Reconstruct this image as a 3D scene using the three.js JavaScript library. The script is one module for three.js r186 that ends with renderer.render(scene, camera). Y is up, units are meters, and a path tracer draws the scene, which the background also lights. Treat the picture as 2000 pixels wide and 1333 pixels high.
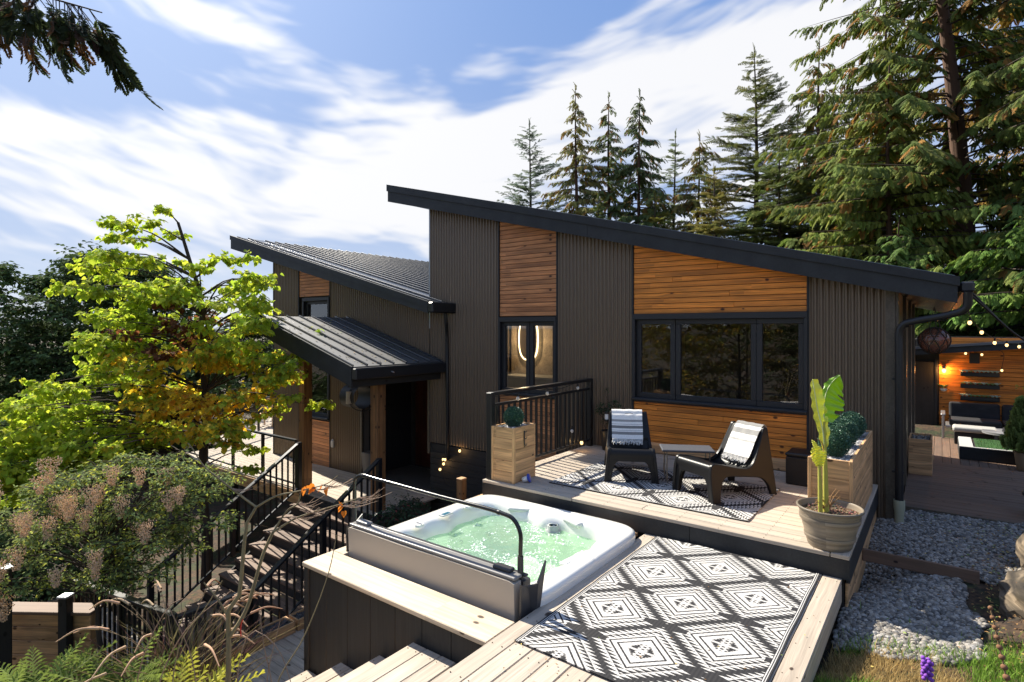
import * as THREE from 'three';
import { mergeGeometries } from 'three/addons/utils/BufferGeometryUtils.js';
import { RoundedBoxGeometry } from 'three/addons/geometries/RoundedBoxGeometry.js';
import { RectAreaLightUniformsLib } from 'three/addons/lights/RectAreaLightUniformsLib.js';

// ---------- camera, sky, sun, exposure ----------
const scene = new THREE.Scene();
const YAW = 0.64918;                                  // the lens looks 37.2 degrees left of the facade's normal
const camera = new THREE.PerspectiveCamera(62.25, 2000 / 1333, 0.05, 4000);
camera.position.set(0, 1.9, 0);
camera.rotation.y = YAW;
camera.setViewOffset(2000, 1333, 0, 24.5, 2000, 1333); // a rising front, so verticals stay upright
const EXPOSURE = 2.05;
const renderer = new THREE.WebGLRenderer({ antialias: true });
renderer.setSize(1024, 682);
renderer.toneMapping = THREE.LinearToneMapping;
renderer.toneMappingExposure = EXPOSURE;
renderer.shadowMap.enabled = true;
RectAreaLightUniformsLib.init();

function rngOf(seed) { let a = seed >>> 0; return () => { a = (a + 0x6D2B79F5) | 0; let t = Math.imul(a ^ (a >>> 15), 1 | a); t = (t + Math.imul(t ^ (t >>> 7), 61 | t)) ^ t; return ((t ^ (t >>> 14)) >>> 0) / 4294967296; }; }
const NT = new Float32Array(65536); { const r = rngOf(7); for (let i = 0; i < 65536; i++) NT[i] = r(); }
function vnoise(x, y) {                               // value noise, period 256
  const xi = Math.floor(x), yi = Math.floor(y); let fx = x - xi, fy = y - yi;
  fx = fx * fx * (3 - 2 * fx); fy = fy * fy * (3 - 2 * fy);
  const x0 = xi & 255, x1 = (xi + 1) & 255, y0 = (yi & 255) << 8, y1 = ((yi + 1) & 255) << 8;
  const a = NT[y0 | x0], b = NT[y0 | x1], c = NT[y1 | x0], d = NT[y1 | x1];
  return a + (b - a) * fx + (c - a) * fy + (a - b - c + d) * fx * fy;
}
function fbm(x, y, o = 4) { let s = 0, a = 0.5, n = 0; for (let i = 0; i < o; i++) { s += a * vnoise(x, y); n += a; x = x * 2.03 + 17.3; y = y * 2.03 + 9.1; a *= 0.5; } return s / n; }
const clamp = (x, a = 0, b = 1) => Math.min(b, Math.max(a, x));
const lerp = (a, b, t) => a + (b - a) * t;
const sstep = (a, b, x) => { const t = clamp((x - a) / (b - a)); return t * t * (3 - 2 * t); };

const SUN_AZ = 10 * Math.PI / 180, SUN_EL = 42 * Math.PI / 180;
const SUN_DIR = new THREE.Vector3(-Math.cos(SUN_EL) * Math.cos(SUN_AZ), Math.sin(SUN_EL), -Math.cos(SUN_EL) * Math.sin(SUN_AZ));
{ // sky: air and cirrus
  const W = 2560, H = 1280, data = new Float32Array(W * H * 4);
  const cy = Math.cos(YAW), sy = Math.sin(YAW);
  const blobs = [ // cirrus banks: s, t, half length, half width, tilt, weight
    [-0.42, 0.27, 0.40, 0.085, -0.06, 0.50], [0.05, 0.36, 0.34, 0.055, 0.22, 0.40], [0.38, 0.50, 0.36, 0.05, 0.24, 0.42],
    [0.42, 0.30, 0.20, 0.11, 0.1, 0.36], [-0.42, 0.50, 0.28, 0.05, -0.42, 0.50], [-0.62, 0.58, 0.2, 0.03, -0.45, 0.4], [-0.80, 0.36, 0.3, 0.04, 0.0, 0.40],
    [-0.75, 0.17, 0.45, 0.09, -0.05, 0.40], [-0.1, 0.21, 0.30, 0.08, 0.1, 0.34], [0.75, 0.5, 0.25, 0.2, 0.3, 0.26],
    [-0.85, 0.475, 0.25, 0.045, 0, -0.42], [-0.16, 0.53, 0.14, 0.07, 0, -0.50], [0.27, 0.395, 0.06, 0.04, 0.3, -0.35], [-0.55, 0.40, 0.14, 0.03, 0, -0.2]];
  for (let j = 0; j < H; j++) {
    const el = (j + 0.5) / H * Math.PI - Math.PI / 2, ce = Math.cos(el), se = Math.sin(el);
    for (let i = 0; i < W; i++) {
      const az = ((i + 0.5) / W - 0.5) * 2 * Math.PI, k = (j * W + i) * 4;
      const dx = ce * Math.cos(az), dz = ce * Math.sin(az), dy = se;
      const e = Math.max(dy, 0), hz = Math.exp(-e * 4.4);
      let r = lerp(0.15, 0.74, hz), g = lerp(0.315, 0.83, hz), b = lerp(0.715, 0.95, hz);
      const sd = dx * SUN_DIR.x + dy * SUN_DIR.y + dz * SUN_DIR.z, glow = Math.pow(Math.max(sd, 0), 9);
      r += 0.42 * glow; g += 0.42 * glow; b += 0.40 * glow;
      if (dy > -0.02) {
        const f = -sy * dx - cy * dz, q = cy * dx - sy * dz;            // along and across the lens axis
        let c = 0.07;
        let s, t;
        if (f > 0.25) { s = q / f; t = dy / f; const wv = sstep(0.25, 0.5, f);
          for (const [a, d, l, w, th, wt] of blobs) { const ux = s - a, uy = t - d, cx = Math.cos(th), sx = Math.sin(th); const p1 = (ux * cx + uy * sx) / l, p2 = (-ux * sx + uy * cx) / w; c += wv * wt * Math.exp(-p1 * p1 - p2 * p2); }
        } else { s = q * 3; t = dy * 3; }
        const A = Math.atan2(q, f), E = Math.asin(clamp(dy, -1, 1)), ac = clamp(A, -1.3, 1.3);         // bearing from the lens axis, height
        const w1 = fbm(A * 2.4 + 4, E * 6 + 9, 4) - 0.5, w2 = fbm(A * 2.4 + 40, E * 6 + 19, 4) - 0.5;
        const e1 = E - 0.27 * (ac + 0.12) * (ac + 0.12) + 0.05 * w2, a1 = A + 0.35 * w1;
        const st = 0.42 * fbm(a1 * 2.4 + 70, e1 * 13 + 3 * w2 + 31, 5) + 0.33 * fbm(a1 * 6.5 + 20, e1 * 36 + 5 * w2 + 11, 4) + 0.25 * fbm(a1 * 15 + 5, e1 * 95 + 7 * w1 + 3, 3), cl = fbm(a1 * 3.2 + 13, E * 9 + 3 * w1 + 55, 5);
        c += (st - 0.5) * 1.75 + (cl - 0.5) * 0.95;
        const d = sstep(0.0, 0.60, c) * sstep(-0.02, 0.05, dy) * 0.95;
        const br = 0.98 + 0.30 * glow;
        r = lerp(r, br, d); g = lerp(g, br * 1.0, d); b = lerp(b, br * 1.015, d);
      } else { r = 0.20; g = 0.22; b = 0.20; }
      data[k] = r / EXPOSURE; data[k + 1] = g / EXPOSURE; data[k + 2] = b / EXPOSURE; data[k + 3] = 1;
    }
  }
  const sky = new THREE.DataTexture(data, W, H, THREE.RGBAFormat, THREE.FloatType);
  sky.mapping = THREE.EquirectangularReflectionMapping; sky.colorSpace = THREE.LinearSRGBColorSpace;
  sky.magFilter = THREE.LinearFilter; sky.minFilter = THREE.LinearFilter; sky.needsUpdate = true;
  scene.background = sky; scene.environment = sky;
}
const sun = new THREE.DirectionalLight(new THREE.Color().setRGB(1, 0.93, 0.80), 5);
sun.position.copy(SUN_DIR).multiplyScalar(80).add(new THREE.Vector3(-5, 0, -6)); sun.target.position.set(-5, 0, -6);
sun.castShadow = true; sun.shadow.mapSize.set(4096, 4096);
Object.assign(sun.shadow.camera, { left: -40, right: 40, top: 40, bottom: -40, near: 1, far: 200 });
scene.add(sun, sun.target);

// ---------- helpers ----------
const V = (x, y, z) => new THREE.Vector3(x, y, z);
const used = {};
function numbered(name) { const n = used[name] = (used[name] ?? -1) + 1; return n ? `${name}_${String(n).padStart(3, '0')}` : name; }
function tag(o, label, category, group, kind) { if (label) o.userData.label = label; if (category) o.userData.category = category; if (group) o.userData.group = group; if (kind) o.userData.kind = kind; return o; }
function thing(name, label, category, pos = [0, 0, 0], turn = 0, group) { const g = new THREE.Group(); g.name = numbered(name); g.position.set(...pos); g.rotation.y = turn; scene.add(g); return tag(g, label, category, group); }
function structure(name) { const g = new THREE.Group(); g.name = numbered(name); scene.add(g); g.userData.kind = 'structure'; return g; }
function part(parent, name, geo, mat, pos, rot) { const m = new THREE.Mesh(geo, mat); m.name = name; m.castShadow = m.receiveShadow = true; if (pos) m.position.set(...pos); if (rot) m.rotation.set(...rot); parent.add(m); return m; }
function solo(name, geo, mat, label, category, group, kind) { const m = new THREE.Mesh(geo, mat); m.name = numbered(name); m.castShadow = m.receiveShadow = true; scene.add(m); return tag(m, label, category, group, kind); }
function clean(g) { let q = g.index ? g.toNonIndexed() : g.clone(); for (const k of Object.keys(q.attributes)) if (!['position', 'normal', 'uv', 'color'].includes(k)) q.deleteAttribute(k); if (!q.attributes.uv) q.setAttribute('uv', new THREE.BufferAttribute(new Float32Array(q.attributes.position.count * 2), 2)); return q; }
const merge = list => mergeGeometries(list.map(clean));
const move = (g, x, y, z) => { g = g.clone(); g.translate(x, y, z); return g; };
const turned = (g, rx, ry, rz) => { g = g.clone(); if (rx) g.rotateX(rx); if (ry) g.rotateY(ry); if (rz) g.rotateZ(rz); return g; };
const cacheG = new Map();
function geoFrom(tris, uvAxis = 0, uo = 0, vo = 0) {  // tris: flat list of Vector3-like arrays
  const n = tris.length, p = new Float32Array(n * 3), nn = new Float32Array(n * 3), uv = new Float32Array(n * 2);
  for (let i = 0; i < n; i += 3) {
    const a = tris[i], b = tris[i + 1], c = tris[i + 2];
    const ux = b[0] - a[0], uy = b[1] - a[1], uz = b[2] - a[2], vx = c[0] - a[0], vy = c[1] - a[1], vz = c[2] - a[2];
    let nx = uy * vz - uz * vy, ny = uz * vx - ux * vz, nz = ux * vy - uy * vx; const l = Math.hypot(nx, ny, nz) || 1; nx /= l; ny /= l; nz /= l;
    const ax = [Math.abs(nx), Math.abs(ny), Math.abs(nz)], m = ax.indexOf(Math.max(...ax));
    const rest = [0, 1, 2].filter(q => q !== m); const ua = rest.includes(uvAxis) ? uvAxis : rest[0], va = rest.find(q => q !== ua);
    for (let k = 0; k < 3; k++) { const t = tris[i + k]; p.set(t, (i + k) * 3); nn.set([nx, ny, nz], (i + k) * 3); uv[(i + k) * 2] = t[ua] + uo; uv[(i + k) * 2 + 1] = t[va] + vo; }
  }
  const g = new THREE.BufferGeometry(); g.setAttribute('position', new THREE.BufferAttribute(p, 3)); g.setAttribute('normal', new THREE.BufferAttribute(nn, 3)); g.setAttribute('uv', new THREE.BufferAttribute(uv, 2)); return g;
}
// box with chamfered edges; uv in metres with u along the longest side; four variants of grain
function cbox(w, h, d, c = 0.003, variant = 0) {
  const key = [w, h, d, c, variant].map(q => q.toFixed(4)).join(); if (cacheG.has(key)) return cacheG.get(key);
  const X = w / 2, Y = h / 2, Z = d / 2; c = Math.min(c, X * 0.6, Y * 0.6, Z * 0.6); const T = [];
  const tri = (a, b, e) => { // make it face outward
    const nx = (b[1] - a[1]) * (e[2] - a[2]) - (b[2] - a[2]) * (e[1] - a[1]), ny = (b[2] - a[2]) * (e[0] - a[0]) - (b[0] - a[0]) * (e[2] - a[2]), nz = (b[0] - a[0]) * (e[1] - a[1]) - (b[1] - a[1]) * (e[0] - a[0]);
    if (nx * (a[0] + b[0] + e[0]) + ny * (a[1] + b[1] + e[1]) + nz * (a[2] + b[2] + e[2]) < 0) T.push(a, e, b); else T.push(a, b, e); };
  const quad = (a, b, e, f) => { tri(a, b, e); tri(a, e, f); };
  const fx = (s, y, z) => [s * X, y * (Y - c), z * (Z - c)], fy = (s, x, z) => [x * (X - c), s * Y, z * (Z - c)], fz = (s, x, y) => [x * (X - c), y * (Y - c), s * Z];
  for (const s of [-1, 1]) { quad(fx(s, -1, -1), fx(s, 1, -1), fx(s, 1, 1), fx(s, -1, 1)); quad(fy(s, -1, -1), fy(s, 1, -1), fy(s, 1, 1), fy(s, -1, 1)); quad(fz(s, -1, -1), fz(s, 1, -1), fz(s, 1, 1), fz(s, -1, 1)); }
  for (const s of [-1, 1]) for (const t of [-1, 1]) { quad(fx(s, t, -1), fx(s, t, 1), fy(t, s, 1), fy(t, s, -1)); quad(fx(s, -1, t), fx(s, 1, t), fz(t, s, 1), fz(t, s, -1)); quad(fy(s, -1, t), fy(s, 1, t), fz(t, 1, s), fz(t, -1, s));
    for (const q of [-1, 1]) tri(fx(s, t, q), fy(t, s, q), fz(q, s, t)); }
  const L = [w, h, d], ax = L.indexOf(Math.max(...L));
  const g = geoFrom(T, ax, variant * 1.37 + w * 0.3, variant * 0.611); cacheG.set(key, g); return g;
}
function bar(parent, name, mat, a, b, w, h) { // square bar from a to b (w across, h up)
  const d = V(...b).sub(V(...a)), L = d.length(), m = part(parent, name, cbox(L, h, w, 0.004), mat); m.position.set((a[0] + b[0]) / 2, (a[1] + b[1]) / 2, (a[2] + b[2]) / 2);
  m.quaternion.setFromRotationMatrix(basis(d)); return m; }
function basis(d) { const x = d.clone().normalize(); let up = Math.abs(x.y) > 0.99 ? V(1, 0, 0) : V(0, 1, 0); const z = x.clone().cross(up).normalize(), y = z.clone().cross(x); return new THREE.Matrix4().makeBasis(x, y, z); }
function tubeGeo(pts, r, seg = 24, rad = 8, closed = false) { const c = new THREE.CatmullRomCurve3(pts.map(p => V(...p)), closed, 'centripetal'); return new THREE.TubeGeometry(c, seg, r, rad, closed); }
// a limb that tapers from r0 to r1 along a curve
function taper(pts, r0, r1, seg = 10, rad = 6) {
  const c = new THREE.CatmullRomCurve3(pts.map(p => p.isVector3 ? p : V(...p)), false, 'centripetal'), g = new THREE.TubeGeometry(c, seg, 1, rad, false), P = g.attributes.position;
  for (let i = 0; i <= seg; i++) { const t = i / seg, o = c.getPointAt(t), r = lerp(r0, r1, t); for (let j = 0; j <= rad; j++) { const k = i * (rad + 1) + j; P.setXYZ(k, o.x + (P.getX(k) - o.x) * r, o.y + (P.getY(k) - o.y) * r, o.z + (P.getZ(k) - o.z) * r); } }
  return g;
}
function extr(pts, depth, bevel = 0) { const s = new THREE.Shape(pts.map(p => new THREE.Vector2(...p))); return new THREE.ExtrudeGeometry(s, { depth, bevelEnabled: bevel > 0, bevelSize: bevel, bevelThickness: bevel, bevelSegments: 1, steps: 1 }); }
function instanced(parent, name, geo, mat, mats, cols, kind = 'stuff') { const m = new THREE.InstancedMesh(geo, mat, mats.length); m.name = name; m.castShadow = m.receiveShadow = true; mats.forEach((q, i) => m.setMatrixAt(i, q)); if (cols) cols.forEach((c, i) => m.setColorAt(i, c)); if (kind) m.userData.kind = kind; parent.add(m); return m; }
const lin = (r, g, b) => new THREE.Color().setRGB(r, g, b);

// ---------- textures and materials ----------
function tex(W, H, fn, srgb = true) { const d = new Uint8Array(W * H * 4); for (let j = 0; j < H; j++) for (let i = 0; i < W; i++) { const c = fn(i / W, j / H, i, j), k = (j * W + i) * 4; d[k] = clamp(c[0]) * 255; d[k + 1] = clamp(c[1]) * 255; d[k + 2] = clamp(c[2]) * 255; d[k + 3] = 255; }
  const t = new THREE.DataTexture(d, W, H, THREE.RGBAFormat); t.wrapS = t.wrapT = THREE.RepeatWrapping; t.magFilter = THREE.LinearFilter; t.minFilter = THREE.LinearMipmapLinearFilter; t.generateMipmaps = true; if (srgb) t.colorSpace = THREE.SRGBColorSpace; t.needsUpdate = true; return t; }
// wood: grain along u with knots; 4 m x 1 m
function woodTex(seed, knots, contrast, ringScale) {
  const r = rngOf(seed), K = []; for (let i = 0; i < knots; i++) K.push([r() * 4, r(), 0.008 + r() * 0.012]);
  const W = 2048, H = 512, hgt = new Float32Array(W * H);
  const t = tex(W, H, (u, v, i, j) => {
    const x = u * 4, y = v; let wy = 0, kn = 0;
    for (const [kx, ky, kr] of K) { let ax = x - kx, ay = y - ky; if (ax > 2) ax -= 4; if (ax < -2) ax += 4; if (ay > 0.5) ay -= 1; if (ay < -0.5) ay += 1; const q = Math.exp(-(ax * ax) / (kr * kr * 40) - (ay * ay) / (kr * kr * 9)); wy += q * Math.sign(ay || 1) * kr * 1.4; const d2 = Math.hypot(ax * 0.6, ay) / kr; kn = Math.max(kn, 1 - sstep(0.55, 1.25, d2)); }
    const yy = y + wy + 0.02 * (vnoise(x * 1.5 + seed, y * 4) - 0.5);
    const g1 = vnoise(x * 1.2 + seed * 3, yy * ringScale) , g2 = vnoise(x * 7, yy * ringScale * 4.1 + 5), g3 = fbm(x * 2.3 + seed, y * 6, 4);
    let L = 0.86 + contrast * ((g1 - 0.5) * 0.55 + (g2 - 0.5) * 0.35 + (g3 - 0.5) * 0.6); hgt[j * W + i] = 0.5 + 0.5 * (g2 - 0.5) + 0.4 * (g1 - 0.5);
    L *= 1 - 0.62 * kn; return [L, L * (0.985 - 0.1 * kn), L * (0.97 - 0.16 * kn)];
  });
  t.repeat.set(0.25, 1);
  const b = tex(W / 2, H / 2, (u, v, i, j) => { const h = hgt[(j * 2) * W + i * 2]; return [h, h, h]; }, false); b.repeat.set(0.25, 1);
  return [t, b];
}
const [woodMap, woodBump] = woodTex(11, 34, 0.42, 46), [deckMap, deckBump] = woodTex(23, 14, 0.22, 60);
const S = (o) => new THREE.MeshStandardMaterial(o), PH = (o) => new THREE.MeshPhysicalMaterial(o);
const tints = (base, n, spread, mk, seed = 3) => { const r = rngOf(seed); return Array.from({ length: n }, () => { const k = 1 + (r() - 0.5) * spread, h = (r() - 0.5) * spread * 0.25; return mk(lin(base[0] * k * (1 + h), base[1] * k, base[2] * k * (1 - h))); }); };
const sidingM = tints([0.98, 0.34, 0.045], 5, 0.22, color => S({ color, map: woodMap, bumpMap: woodBump, bumpScale: 0.0012, roughness: 0.55 }), 5);
const sidingPaleM = tints([0.80, 0.34, 0.13], 4, 0.2, color => S({ color, map: woodMap, bumpMap: woodBump, bumpScale: 0.0012, roughness: 0.6 }), 6);
const deckM = tints([0.60, 0.515, 0.415], 6, 0.16, color => S({ color, map: deckMap, bumpMap: deckBump, bumpScale: 0.0015, roughness: 0.72 }), 8);
const cedarM = tints([0.84, 0.51, 0.25], 5, 0.22, color => S({ color, map: woodMap, bumpMap: woodBump, bumpScale: 0.001, roughness: 0.62 }), 9);
const brownDeckM = tints([0.23, 0.15, 0.105], 5, 0.25, color => S({ color, map: deckMap, bumpMap: deckBump, bumpScale: 0.0015, roughness: 0.7 }), 12);
const postM = S({ color: lin(0.36, 0.17, 0.06), map: woodMap, bumpMap: woodBump, bumpScale: 0.001, roughness: 0.6 });
const stainM = S({ color: lin(0.034, 0.032, 0.030), map: deckMap, bumpMap: woodBump, bumpScale: 0.0012, roughness: 0.75 });
const speckle = tex(512, 512, (u, v) => { const n = fbm(u * 64, v * 64, 3), m = fbm(u * 6 + 3, v * 6, 4), L = 0.80 + 0.25 * (n - 0.5) + 0.35 * (m - 0.5); return [L, L, L]; });
const fasciaM = S({ color: lin(0.030, 0.032, 0.034), map: speckle, roughness: 0.62 });
const sheetM = S({ color: lin(0.165, 0.122, 0.084), roughness: 0.36, metalness: 0.3 });
const roofM = PH({ color: lin(0.030, 0.031, 0.034), map: speckle, roughness: 0.24, ior: 2.2 });
const blackM = S({ color: lin(0.016, 0.016, 0.017), roughness: 0.38 });
const frameM = S({ color: lin(0.018, 0.018, 0.020), roughness: 0.5 });
const glassM = PH({ color: 0xffffff, roughness: 0.0, transmission: 1, thickness: 0, ior: 2.0, metalness: 0 });

// ---------- the house ----------
const ZF = -8.2;                                       // face of the front wall
const mainRoof = x => 2.476 + 0.2603 * (0.157 - x), mainLow = x => 2.183 + 0.2538 * (0.144 - x), mainMid = x => 2.386 + 0.2561 * (0.157 - x);
const wingRoof = x => 2.403 + 0.2652 * (-7.735 - x), wingLow = x => 2.18 + 0.2477 * (-7.694 - x);
const canTop = x => 1.244 + 0.298 * (-7.916 - x);
const house = thing('modern_house', 'black corrugated metal house with orange wood panels and slanted black roofs', 'house');
function corrugated(x0, x1, botFn, topFn, z = ZF, pitch = 0.070, depth = 0.014) { // a folded sheet, its head cut to the slope
  const nP = Math.max(1, Math.round((x1 - x0) / pitch)), n = nP * 8, pos = [], uv = [], idx = [], nor = [];
  for (let i = 0; i <= n; i++) { const x = lerp(x0, x1, i / n), a = i / 8 * 2 * Math.PI, c = Math.cos(a), th = Math.tanh(c * 1.6), zz = z + depth * th / 0.92;
    const s = depth / 0.92 * 1.6 * -Math.sin(a) * (1 - th * th) * 2 * Math.PI / pitch, l = Math.hypot(s, 1);
    for (const y of [botFn(x), topFn(x)]) { pos.push(x, y, zz); uv.push(x, y); nor.push(-s / l, 0, 1 / l); } }
  for (let i = 0; i < n; i++) { const a = i * 2; idx.push(a, a + 2, a + 1, a + 1, a + 2, a + 3); }
  const g = new THREE.BufferGeometry(); g.setAttribute('position', new THREE.Float32BufferAttribute(pos, 3)); g.setAttribute('normal', new THREE.Float32BufferAttribute(nor, 3)); g.setAttribute('uv', new THREE.Float32BufferAttribute(uv, 2)); g.setIndex(idx);
  return part(house, 'corrugated_siding', g, sheetM);
}
const C = v => () => v;
const mTop = x => mainLow(x) + 0.1, wTop = x => wingLow(x) + 0.1;
corrugated(-8.312, -6.53, C(-0.42), mTop); corrugated(-5.225, -3.85, C(-0.42), mTop); corrugated(-1.36, -0.53, C(-0.5), mTop);
corrugated(-14.2, -13.05, C(-1.5), wTop); corrugated(-11.70, -10.56, C(-1.45), wTop); corrugated(-10.56, -8.33, C(0.9), wTop);
function woodPanel(x0, x1, y0, topFn, mats, seed, pitch = 0.079) { // separate boards on a backing
  const back = part(house, 'wood_panel', extr([[x0, y0], [x1, y0], [x1, topFn(x1)], [x0, topFn(x0)]], 0.04), stainM, [0, 0, ZF - 0.05]);
  const r = rngOf(seed), slope = (topFn(x1) - topFn(x0)) / (x1 - x0);
  for (let y = y0; y < topFn(x0) - 0.015; y += pitch) {
    let h = Math.min(pitch - 0.007, topFn(x0) - y), e = x1;
    if (Math.abs(slope) > 0.01) e = Math.min(x1, x0 + (topFn(x0) - y - h * 0.4) / -slope);
    const cut = (e - x0 > 1.6 && r() < 0.55) ? x0 + (e - x0) * (0.25 + 0.5 * r()) : null;
    for (const [s, t] of cut ? [[x0, cut - 0.0015], [cut + 0.0015, e]] : [[x0, e]]) if (t - s > 0.05)
      part(back, 'board', cbox(+(t - s).toFixed(3), +h.toFixed(4), 0.018, 0.003, Math.floor(r() * 7)), mats[Math.floor(r() * mats.length)], [(s + t) / 2, y + h / 2, 0.0495 + (r() - 0.5) * 0.003]);
  }
}
woodPanel(-6.50, -5.255, 2.125, mTop, sidingPaleM, 41); woodPanel(-6.50, -5.255, -0.42, C(0.72), sidingPaleM, 42);
woodPanel(-3.822, -1.39, 2.125, mTop, sidingM, 43); woodPanel(-3.822, -1.39, 0.02, C(0.765), sidingM, 44);
woodPanel(-13.02, -11.73, 2.70, wTop, sidingPaleM, 45); woodPanel(-13.02, -11.73, 1.15, C(1.86), sidingPaleM, 46); woodPanel(-13.02, -11.73, -1.5, C(-0.36), sidingPaleM, 47);
{ // pale skirting board at the foot of the wall
  for (const [a, b] of [[-3.83, -2.6], [-2.597, -1.39]]) part(house, 'skirting_board', cbox(+(b - a).toFixed(3), 0.155, 0.025, 0.003, 2), cedarM[1], [(a + b) / 2, 0.082, ZF + 0.018]);
}
// trims where sheets and timber meet
for (const [x, y0, fn] of [[-6.517, -0.42, mTop], [-5.24, -0.42, mTop], [-3.836, 0.005, mTop], [-1.375, 0.005, mTop]]) part(house, 'corner_trim', cbox(0.026, +(fn(x) - y0).toFixed(3), 0.05, 0.002), fasciaM, [x, (fn(x) + y0) / 2, ZF + 0.004]);
for (const [x, y0] of [[-13.035, -1.5], [-11.715, -1.5], [-14.22, -1.5]]) part(house, 'corner_trim', cbox(0.03, +(wTop(x) - y0).toFixed(3), 0.05, 0.002), fasciaM, [x, (wTop(x) + y0) / 2, ZF + 0.004]);
const paleTrimM = S({ color: lin(0.16, 0.125, 0.085), map: speckle, roughness: 0.5 });
part(house, 'corner_trim', cbox(0.10, 2.86, 0.03, 0.003), paleTrimM, [-0.481, 0.93, ZF + 0.012]);
part(house, 'corner_trim', cbox(0.03, 2.86, 0.10, 0.003), paleTrimM, [-0.416, 0.93, ZF - 0.04]);
part(house, 'corner_trim', cbox(0.07, 2.52, 0.04, 0.003), paleTrimM, [-10.53, -0.19, ZF + 0.01]);
part(house, 'corner_trim', cbox(0.06, 1.6, 0.06, 0.003), paleTrimM, [-8.34, 0.15, ZF + 0.01]);
part(house, 'corner_trim', cbox(0.03, 2.6, 0.05, 0.003), S({ color: lin(0.35, 0.37, 0.40), roughness: 0.35, metalness: 0.6 }), [-8.325, 3.2, ZF]);

// walls with their openings
function wallPlate(pts, holes, depth, z, mat, name = 'wall') { const s = new THREE.Shape(pts.map(p => new THREE.Vector2(...p))); for (const [a, b, c, d] of holes) { const h = new THREE.Path([[a, c], [b, c], [b, d], [a, d]].map(p => new THREE.Vector2(...p))); s.holes.push(h); } return part(house, name, new THREE.ExtrudeGeometry(s, { depth, bevelEnabled: false }), mat, [0, 0, z]); }
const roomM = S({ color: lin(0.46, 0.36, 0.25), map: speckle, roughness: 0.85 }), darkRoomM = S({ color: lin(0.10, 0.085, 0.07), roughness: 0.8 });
const W1 = [-6.47, -5.29, 0.74, 2.02], W2 = [-3.79, -1.42, 0.83, 2.04], W3 = [-12.78, -11.78, 1.92, 2.58], W4 = [-12.78, -11.78, -0.26, 1.08];
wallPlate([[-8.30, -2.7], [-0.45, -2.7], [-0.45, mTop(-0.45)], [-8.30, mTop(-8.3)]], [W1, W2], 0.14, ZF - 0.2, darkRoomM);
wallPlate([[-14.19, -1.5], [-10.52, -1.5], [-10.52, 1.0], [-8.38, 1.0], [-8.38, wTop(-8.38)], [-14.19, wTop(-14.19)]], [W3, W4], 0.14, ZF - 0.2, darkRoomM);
const boxAt = (name, mat, x0, x1, y0, y1, z0, z1, parent = house) => part(parent, name, cbox(+(x1 - x0).toFixed(3), +(y1 - y0).toFixed(3), +(z1 - z0).toFixed(3), 0.002), mat, [(x0 + x1) / 2, (y0 + y1) / 2, (z0 + z1) / 2]);
boxAt('side_wall', sheetM, -0.50, -0.431, -2.7, 2.40, -14.7, ZF - 0.1); boxAt('side_wall', sheetM, -8.30, -8.2, -2.7, 4.4, -14.7, ZF - 0.21);
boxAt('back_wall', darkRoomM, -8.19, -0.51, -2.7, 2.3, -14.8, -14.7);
boxAt('floor', S({ color: lin(0.14, 0.09, 0.055), map: woodMap, roughness: 0.5 }), -8.18, -0.52, -0.25, -0.05, -14.69, ZF - 0.21);
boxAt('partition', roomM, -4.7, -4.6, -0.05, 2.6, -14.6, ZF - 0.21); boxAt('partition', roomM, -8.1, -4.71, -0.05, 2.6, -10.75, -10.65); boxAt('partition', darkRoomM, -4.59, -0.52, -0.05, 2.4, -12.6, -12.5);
boxAt('ceiling', roomM, -8.18, -0.52, 2.16, 2.24, -14.69, ZF - 0.21);
for (const z of [-9.9, -11.6, -13.2]) part(house, 'corner_trim', cbox(0.04, 2.9, 0.09, 0.003), paleTrimM, [-0.412, 0.95, z]);
boxAt('side_wall', fasciaM, -14.2, -14.1, -1.5, 3.6, -16, ZF - 0.21); boxAt('back_wall', darkRoomM, -14.1, -8.31, -1.5, 2.5, -16.1, -16);
boxAt('floor', darkRoomM, -14.1, -8.31, -1.6, -1.5, -16, ZF - 0.21);
// entry recess: cheeks, lintel and door
boxAt('recess_wall', stainM, -10.62, -10.52, -1.5, 1.0, ZF - 1.5, ZF - 0.2); boxAt('recess_wall', stainM, -8.44, -8.34, -1.5, 1.0, ZF - 1.5, ZF - 0.21); boxAt('recess_wall', stainM, -10.52, -8.44, -1.5, 1.1, ZF - 1.6, ZF - 1.5); boxAt('recess_ceiling', stainM, -10.5, -8.45, 1.0, 1.08, ZF - 1.49, ZF - 0.21);
{ const door = boxAt('door', S({ color: lin(0.085, 0.022, 0.012), map: woodMap, roughness: 0.4 }), -10.3, -9.35, -1.44, 0.72, ZF - 1.49, ZF - 1.44);
  part(door, 'handle', tubeGeo([[0.38, 0.25, 0.03], [0.38, 0.25, 0.08], [0.38, -0.25, 0.08], [0.38, -0.25, 0.03]], 0.012, 16, 6), S({ color: lin(0.4, 0.4, 0.4), metalness: 1, roughness: 0.3 })); }

// foundation: dark lapped courses below the siding
{ const f = part(house, 'foundation', cbox(7.86, 2.3, 0.1, 0.002), stainM, [-4.375, -1.59, ZF - 0.04]);
  for (let i = 0; i < 17; i++) part(f, 'lap_board', cbox(7.84, 0.118, 0.018, 0.004, i % 4), stainM, [0, -1.08 + i * 0.126, 0.06], [0.03, 0, 0]); }

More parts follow.
